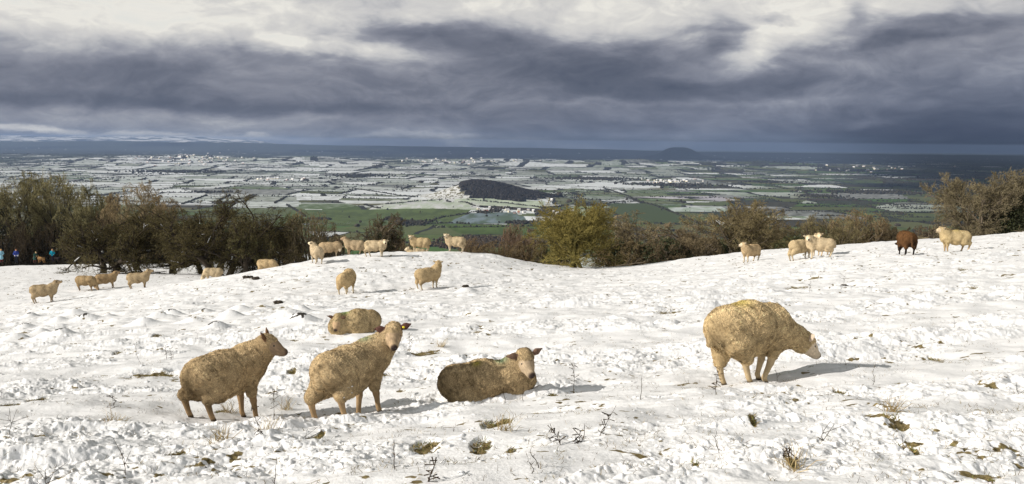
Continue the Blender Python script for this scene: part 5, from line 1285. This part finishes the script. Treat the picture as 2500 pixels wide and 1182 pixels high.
ST = [(1400, 957, 78, 0, 'seed', 'knobbly seeded stalk right of the lying ewe'), (1562, 985, 66, 0, 'bare', 'straight bare stalk standing alone in the middle right snow'), (672, 1037, 88, -.02, 'seed', 'tall seeded stalk right of the first standing ewe'), (636, 1090, 76, -.22, 'seed', 'leaning stalk in the snow below the first ewe'),
      (306, 1148, 60, -.1, 'fork', 'forked stalk with drooping bits at the lower left'), (966, 1156, 78, 0, 'bare', 'thin upright stalk below the second ewe'), (1055, 1180, 54, .02, 'seed', 'seeded stalk at the lower edge near the middle'), (1320, 1148, 52, -.3, 'bare', 'leaning bare stalk at the lower middle right'), (1305, 1155, 34, -.1, 'bare', 'short stalk beside the leaning one at the lower middle'),
      (1460, 1072, 78, .5, 'seed', 'bent seeded stalk leaning right with leaves at its foot'), (1372, 1088, 52, -.5, 'seed', 'seeded stalk leaning left below the lying ewe'), (1424, 1082, 36, -.1, 'bare', 'small upright stalk between two leaning ones'), (1408, 1085, 30, .4, 'seed', 'tiny bent stalk between two leaning ones'),
      (1748, 976, 66, .05, 'seed', 'dark stalk left of the grazing ewe\'s hind legs'), (1756, 1104, 60, -.25, 'bare', 'slanting stalk below the grazing ewe'), (1900, 920, 34, -.25, 'bare', 'short snapped stalk in the grazing ewe\'s shadow'), (503, 838, 34, 0, 'bare', 'short stalk above the first ewe\'s back'), (346, 895, 56, -.25, 'bare', 'leaning stalk in the open left snow'),
      (406, 880, 36, 0, 'seed', 'short seeded stalk in the left snow'), (421, 880, 28, -.1, 'seed', 'smaller seeded stalk beside the short one'), (284, 1010, 34, -.1, 'seed', 'small seeded stalk at the left'), (1002, 852, 44, -.05, 'seed', 'stalk right of the second ewe\'s raised head'), (26, 1066, 50, -.1, 'fork', 'forked stalk near the left edge'), (106, 1182, 34, .3, 'fork', 'bent stalk at the lower left edge'),
      (2212, 1075, 42, -.3, 'bare', 'slanting stalk right of the large brown grass patch'), (2130, 934, 58, 0, 'bare', 'thin tall stalk on the right slope'), (2002, 1080, 40, -.2, 'fork', 'forked stalk in the lower right snow'), (1930, 1142, 42, 0, 'seed', 'dark stalk by the brown tuft at the lower right'), (1916, 1128, 38, 0, 'bare', 'thin stalk left of the brown tuft at the lower right'), (668, 1172, 70, .02, 'bare', 'bare stalk at the bottom left of the middle'),
      (482, 835, 24, 0, 'bare', 'faint stalk left of the first ewe\'s back'), (2490, 960, 30, -.1, 'bare', 'stalk at the right edge'), (1165, 835, 26, 0, 'bare', 'small stalk above the lying ewe\'s ears'), (1660, 700, 22, 0, 'bare', 'small stalk on the far slope in the middle'), (1976, 715, 40, .05, 'seed', 'stalk in front of the crossing ewes'), (2060, 700, 30, 0, 'fork', 'small forked stalk right of the crossing ewes'),
      (1110, 905, 16, 0, 'bare', 'tiny stalk left of the lying ewe'), (926, 872, 24, .1, 'bare', 'stalk behind the second ewe\'s neck'), (135, 815, 22, -.1, 'bare', 'tiny stalk among the molehills'), (1540, 640, 20, 0, 'bare', 'stalk on the crest right of the yellow tree'), (1275, 985, 44, 0, 'bare', 'bare stalk in front of the lying ewe\'s chest'), (1235, 990, 40, -.25, 'bare', 'slanting stalk in front of the lying ewe\'s flank'),
      (745, 1075, 36, 0, 'fork', 'grey forked stalk below the second ewe\'s hind legs'), (470, 930, 30, -.3, 'bare', 'thin bent stalk left of the first ewe'), (2330, 800, 26, 0, 'bare', 'stalk high on the right slope')]
for i, (px, py, h, ln, kd, lb) in enumerate(ST): stalk(px, py, h, ln, kd, 400 + i, lb)

def blades(centres, n_each, spread, length, tones, seed, name, label, thick=.0028, flat=0.0):
    rs = np.random.RandomState(seed); c = np.repeat(np.asarray(centres, float), n_each, 0); n = len(c)
    sp = np.repeat(np.asarray(spread, float), n_each, 0)
    x = c[:, 0] + rs.normal(0, 1, n) * sp[:, 0]; y = c[:, 1] + rs.normal(0, 1, n) * sp[:, 1] + .25 * (x - c[:, 0]); z = ground_z(x, y) - .01
    b = np.stack([x, y, z], -1); ln = length * rs.uniform(.4, 1.3, n)[:, None]
    d = normv(np.stack([rs.normal(0, .7 + flat, n), rs.normal(0, .7 + flat, n), np.full(n, 1.0)], -1)); bend = normv(rs.normal(0, 1, (n, 3)) * [1, 1, .1])
    m1 = b + d * ln * .55; tip = m1 + normv(d + bend * .9 - [0, 0, .35]) * ln * .45
    s = normv(np.cross(d, rs.normal(0, 1, (n, 3)))) * thick
    V = np.stack([b - s, b + s, m1 + s * .7, m1 - s * .7, tip], 1).reshape(-1, 3); i = np.arange(n)[:, None] * 5
    t_ = np.array(tones)[rs.randint(0, len(tones), n)] * rs.uniform(.6, 1.3, (n, 1))
    o = mesh_np(name, V, [i + np.array([[0, 1, 2, 3]]), i + np.array([[3, 2, 4]])], straw_m, fcol=np.concatenate([t_, t_])); tag(o, label, kind='stuff')
TO = [(.28, .21, .09), (.38, .29, .14), (.14, .15, .04), (.12, .09, .04), (.20, .20, .06), (.24, .17, .08)]
cs, sp = [], []
for (px, py, w, h) in BARE:
    p = hit(px, py); q = hit(px, py + h * .8); cs.append(p); sp.append((w / F * p[1] * .55, max(.04, abs(p[1] - q[1]) * .6)))
blades(cs, 130, sp, .040, TO, 61, 'winter_grass', 'yellowed grass showing in the worn holes of the snow', flat=.5)
rs_ = np.random.RandomState(8); cs, sp = [], []
for k in range(2400):
    py = 1182 - 500 * rs_.rand() ** .8; px = -40 + 2580 * rs_.rand(); p = hit(px, py); cs.append(p); s = rs_.uniform(.02, .10); sp.append((s, s))
blades(cs, 6, sp, .055, [(.30, .23, .12), (.20, .15, .07), (.10, .07, .04), (.13, .12, .05)], 62, 'grass_wisps', 'thin pale grass wisps poking through the snow', thick=.0017)
cs = [hit(*q) for q in ((652, 1055), (270, 1048), (560, 1010), (535, 1090), (1935, 1150), (2175, 1010), (1230, 1060), (1075, 850), (700, 1000))]
blades(cs, 45, [(.03, .03)] * len(cs), .20, [(.42, .33, .17), (.30, .21, .09)], 63, 'dry_grass', 'taller dry straw coloured grass tufts in the snow', thick=.0022)
# dark stones and clods on the slope: px, py, size px
def clods():
    rs = np.random.RandomState(3)
    for i, (px, py, w, lb) in enumerate([(605, 680, 14, 'dark rock half buried in snow left of the mound foot'), (625, 682, 16, 'second dark rock at the mound foot'), (680, 742, 16, 'brown clod on the snow above the sleeping ewe'), (1138, 716, 12, 'small dark stone on the snow below the mound'), (2062, 700, 14, 'brown clump right of the crossing ewes'), (885, 655, 8, 'small dark stone near the top of the mound'), (940, 674, 8, 'dark stone on the right flank of the mound')]):
        p = hit(px, py); w_ = w / F * p[1]; V, Fs, tn = blobs(np.zeros((3, 3)) + rs.normal(0, .3, (3, 3)) * w_ * [1, .4, 0], np.full(3, w_ * .5), np.full(3, w_ * .55), rs, np.tile([[.05, .04, .03]], (3, 1)), seg=8, jag=.4)
        o = mesh_np('rock', V, Fs, straw_m, fcol=tn); o.location = p - np.array([0, 0, .03]); tag(o, lb, 'rock', 'stones and clods on the slope')
clods()

# ---- people on the left crest
def person(px, py, d, hpx, yaw_deg, label, cl, pose):
    p = P3(px, py, d); x, y = p[0], p[1]; z = p[2]; h = hpx / F * d; s = h / 1.72
    root = empty('person', (x, y, z), math.radians(yaw_deg)); root.scale = (s, s, s); tag(root, label, 'person')
    A = lambda *q: np.array(q, float); st = pose.get('stride', .12); bend = pose.get('bend', 0.); cb, sb = math.cos(bend), math.sin(bend)
    def B(v): v = np.array(v, float) - A(0, 0, .92); return A(v[0] * cb + v[2] * sb, v[1], -v[0] * sb + v[2] * cb) + A(0, 0, .92)
    el = pose.get('elbow', 0.2); legs = []
    for sd, k in ((1, 1), (-1, -1)):
        f = A(st * k, .10 * sd, .05); kn = A(st * k * .45 + .04, .10 * sd, .48); hp = A(0, .09 * sd, .90); legs += [(hp, kn, .088, .058), (kn, f, .055, .038), (f, f + A(.14, 0, -.01), .042, .035)]
    arms = []; hands = []
    for sd in (1, -1):
        sh = B((0, .19 * sd, 1.42)); e = B((-.02 + el * .4, .27 * sd, 1.16)); w = B((.10 + el * .9, (.18 - .15 * pose.get('cross', 0)) * sd, 1.02 + .1 * el)); arms += [(sh, e, .052, .043), (e, w, .042, .032)]
        for k in range(5): hands.append((w, w + A(.075 + .01 * (k % 3), (k - 2) * .014, -.05 + (.03 if k == 4 else 0)), .014, .009))
        hands.append((w, w + A(.035, 0, -.025), .03, .028))
    torso = [(B((0, 0, .95)), B((0, 0, 1.15)), .135, .125), (B((0, 0, 1.15)), B((.01, 0, 1.36)), .128, .15), (B((0, .1, 1.38)), B((0, -.1, 1.38)), .09, .09)]
    head = B((.03, 0, 1.60)); neck = (B((0, 0, 1.42)), B((.01, 0, 1.54)), .055, .05)
    hd = [(head + A(-.01, 0, .03), head + A(.02, 0, -.04), .098, .070), (head + A(.09, 0, -.01), head + A(.11, 0, -.03), .014, .016), (head + A(0, .09, -.01), head + A(-.01, .095, .01), .018, .016), (head + A(0, -.09, -.01), head + A(-.01, -.095, .01), .018, .016)]
    def un(L, k=.03, g=0.0):
        def f(P):
            dd = None
            for q in L:
                c = cone(P, q[0], q[1], q[2] + g, q[3] + g); dd = c if dd is None else smin(dd, c, k)
            return dd
        return f
    def mk(nm, L, col, g=0.0, hv=.03, k=.03):
        E = np.array([q[i] for q in L for i in (0, 1)]); V, Q = surface_net(un(L, k, g), E.min(0) - .25, E.max(0) + .25, hv); m = material(nm + '_cloth', vary(col, .25, 6), .9, .1); return mesh_np(nm, V, [Q], m, root, smooth=True)
    mk('body', legs + arms + torso + hd + [neck] + hands, (.50, .30, .21), hv=.022, k=.02)
    mk('trousers', legs[:2] + legs[3:5] + [torso[0]], cl['trousers'], .018)
    jk = mk('jacket', torso + arms, cl['jacket'], .028)
    mk('boots', [legs[2], legs[5]], (.03, .025, .02), .015)
    mk('hair', [(head + A(-.025, 0, .06), head + A(-.03, 0, -.02), .098, .085 if cl.get('long') else .07)], cl['hair'], .006, hv=.025)
    if cl.get('skirt'): mk('coat_skirt', [(B((0, 0, .98)), A(.0, 0, .62), .15, .21)], cl['jacket'], .02)
    if cl.get('waist'): mk('tied_belt', [(B((.0, .10, .98)), B((.0, -.10, .98)), .12, .12)], cl['waist'], .03)
    return root
person(4, 642, 108, 34, -60, 'person in a long pale blue coat at the left picture edge', dict(jacket=(.22, .42, .52), trousers=(.12, .03, .03), hair=(.50, .30, .10), skirt=1, long=1), dict(stride=.02, elbow=.15))
person(41, 643, 107, 35, -80, 'person in a navy jacket with folded arms, dark trousers', dict(jacket=(.03, .05, .22), trousers=(.012, .015, .022), hair=(.22, .08, .03), waist=(.6, .62, .7)), dict(stride=.06, elbow=.35, cross=1))
person(85, 642, 107, 29, -20, 'fair haired person in a dark green coat stooping', dict(jacket=(.03, .07, .06), trousers=(.10, .04, .03), hair=(.60, .48, .25), skirt=1), dict(stride=.08, elbow=.3, bend=.45))
person(129, 640, 107, 32, -75, 'person in a turquoise jacket and black trousers striding', dict(jacket=(.01, .22, .32), trousers=(.015, .012, .02), hair=(.40, .22, .10)), dict(stride=.24, elbow=.2))
def dog(px, py, d, hpx, yaw_deg, col, label):
    p = P3(px, py, d); s = (hpx / F * d) / .62; root = empty('dog', p, math.radians(yaw_deg)); root.scale = (s,) * 3; tag(root, label, 'dog')
    A = lambda *q: np.array(q, float)
    L = [(A(-.28, 0, .42), A(0, 0, .43), .105, .11), (A(0, 0, .43), A(.24, 0, .42), .11, .14), (A(.26, 0, .46), A(.40, 0, .60), .085, .06), (A(.40, 0, .62), A(.47, 0, .61), .07, .055), (A(.48, 0, .60), A(.58, 0, .57), .04, .028), (A(-.34, 0, .46), A(-.52, 0, .60), .025, .014),
         (A(.40, .05, .68), A(.38, .075, .62), .022, .02), (A(.40, -.05, .68), A(.38, -.075, .62), .022, .02)]
    for s_ in (1, -1):
        L += [(A(.24, .08 * s_, .38), A(.23, .08 * s_, .18), .05, .03), (A(.23, .08 * s_, .18), A(.25, .08 * s_, .03), .028, .026)]
        L += [(A(-.28, .08 * s_, .38), A(-.22, .09 * s_, .25), .08, .045), (A(-.22, .09 * s_, .25), A(-.34, .08 * s_, .17), .035, .026), (A(-.34, .08 * s_, .17), A(-.31, .08 * s_, .03), .024, .026)]
    def f(P):
        dd = None
        for q in L: c = cone(P, *q); dd = c if dd is None else smin(dd, c, .03)
        return dd
    V, Q = surface_net(f, (-.8, -.35, -.1), (.8, .35, .95), .028); mesh_np('body', V, [Q], material('dog_coat', vary(col, .3, 9), .9, .1), root, smooth=True)
dog(101, 642, 107.5, 17, 160, (.28, .16, .07), 'tan dog beside the stooping person')
dog(138, 641, 108, 15, -10, (.02, .015, .015), 'black dog behind the striding person in turquoise')
lap('small')
# ---------------------------------------------------------------- unseen high cloud deck, added and shaped to shade the far plain
def build_unseen_cloud_deck():
    ALT = 5000.0; k = ALT / math.tan(SUN_EL); sx, sy = -k * math.cos(SUN_AZ), -k * math.sin(SUN_AZ)
    # shade wanted on the plain (x, y), the cloud itself hangs towards the sun from it
    n = 150; gx = np.linspace(-22000, 24000, n); gy = np.linspace(1500, 31000, n)
    X, Y = np.meshgrid(gx, gy, indexing='ij'); b = X / Y
    want = sst(11500, 14500, Y) * (1 - .75 * sst(-.02, -.28, b)) + sst(.20, .50, b + .09 * fbm(X / 2500, Y / 2500, 3, 501)) * .8
    want = want + .45 * fbm(X / 1500, Y / 2200, 4, 503)
    want *= 1 - .9 * sst(.2, -.1, 0 * b) * 0
    on = want > .5
    on &= (np.hypot(X, Y) > 2200)
    on &= (Y + sy < 26500)
    zb = ALT + 140 * fbm(X / 900, Y / 900, 3, 505); zt = zb + 260 + 420 * np.clip(fbm(X / 1400, Y / 1400, 3, 507) + .4, 0, 2)
    V = np.concatenate([np.stack([X + sx, Y + sy, zb], -1).reshape(-1, 3), np.stack([X + sx, Y + sy, zt], -1).reshape(-1, 3)])
    N = n * n; idx = np.arange(N).reshape(n, n); c = on[:-1, :-1]
    lo = np.stack([idx[:-1, :-1], idx[:-1, 1:], idx[1:, 1:], idx[1:, :-1]], -1)[c]
    Fs = [lo, lo[:, ::-1] + N]
    pad = np.pad(c, 1)
    for di, dj, a, b_ in ((-1, 0, 0, 1), (1, 0, 3, 2), (0, -1, 0, 3), (0, 1, 1, 2)):
        edge = c & ~pad[1 + di:n + di, 1 + dj:n + dj]
        q = np.stack([idx[:-1, :-1], idx[:-1, 1:], idx[1:, 1:], idx[1:, :-1]], -1)[edge]
        if len(q): Fs.append(np.stack([q[:, a], q[:, b_], q[:, b_] + N, q[:, a] + N], -1))
    o = mesh_np('unseen_cloud_deck', V, Fs, material('cloud_grey', vary((.62, .63, .66), .1, .0006), 1.0, 0.0), smooth=True)
    tag(o, 'unseen broken grey cloud layer, added to shade the far plain', kind='structure')
build_unseen_cloud_deck()
# ---------------------------------------------------------------- the air
def build_haze():
    x0, x1, y0, y1, z0, z1 = -41000, 41000, -41000, 41000, VALLEY - 6, 140
    V = [(x, y, z) for x in (x0, x1) for y in (y0, y1) for z in (z0, z1)]
    Fq = [(0, 1, 3, 2), (4, 6, 7, 5), (0, 4, 5, 1), (2, 3, 7, 6), (0, 2, 6, 4), (1, 5, 7, 3)]
    m = bpy.data.materials.new('haze'); m.use_nodes = True; t = NT(m.node_tree)
    v = t.n('ShaderNodeVolumePrincipled'); v.inputs['Color'].default_value = (.38, .53, .84, 1); v.inputs['Density'].default_value = HAZE
    v.inputs['Anisotropy'].default_value = 0.0
    out = t.n('ShaderNodeOutputMaterial'); t.link(v.outputs[0], out.inputs['Volume'])
    o = mesh_np('haze', V, [Fq], m); tag(o, 'thin blue winter haze over the plain', kind='stuff')
HAZE = 4.1e-5
build_haze()
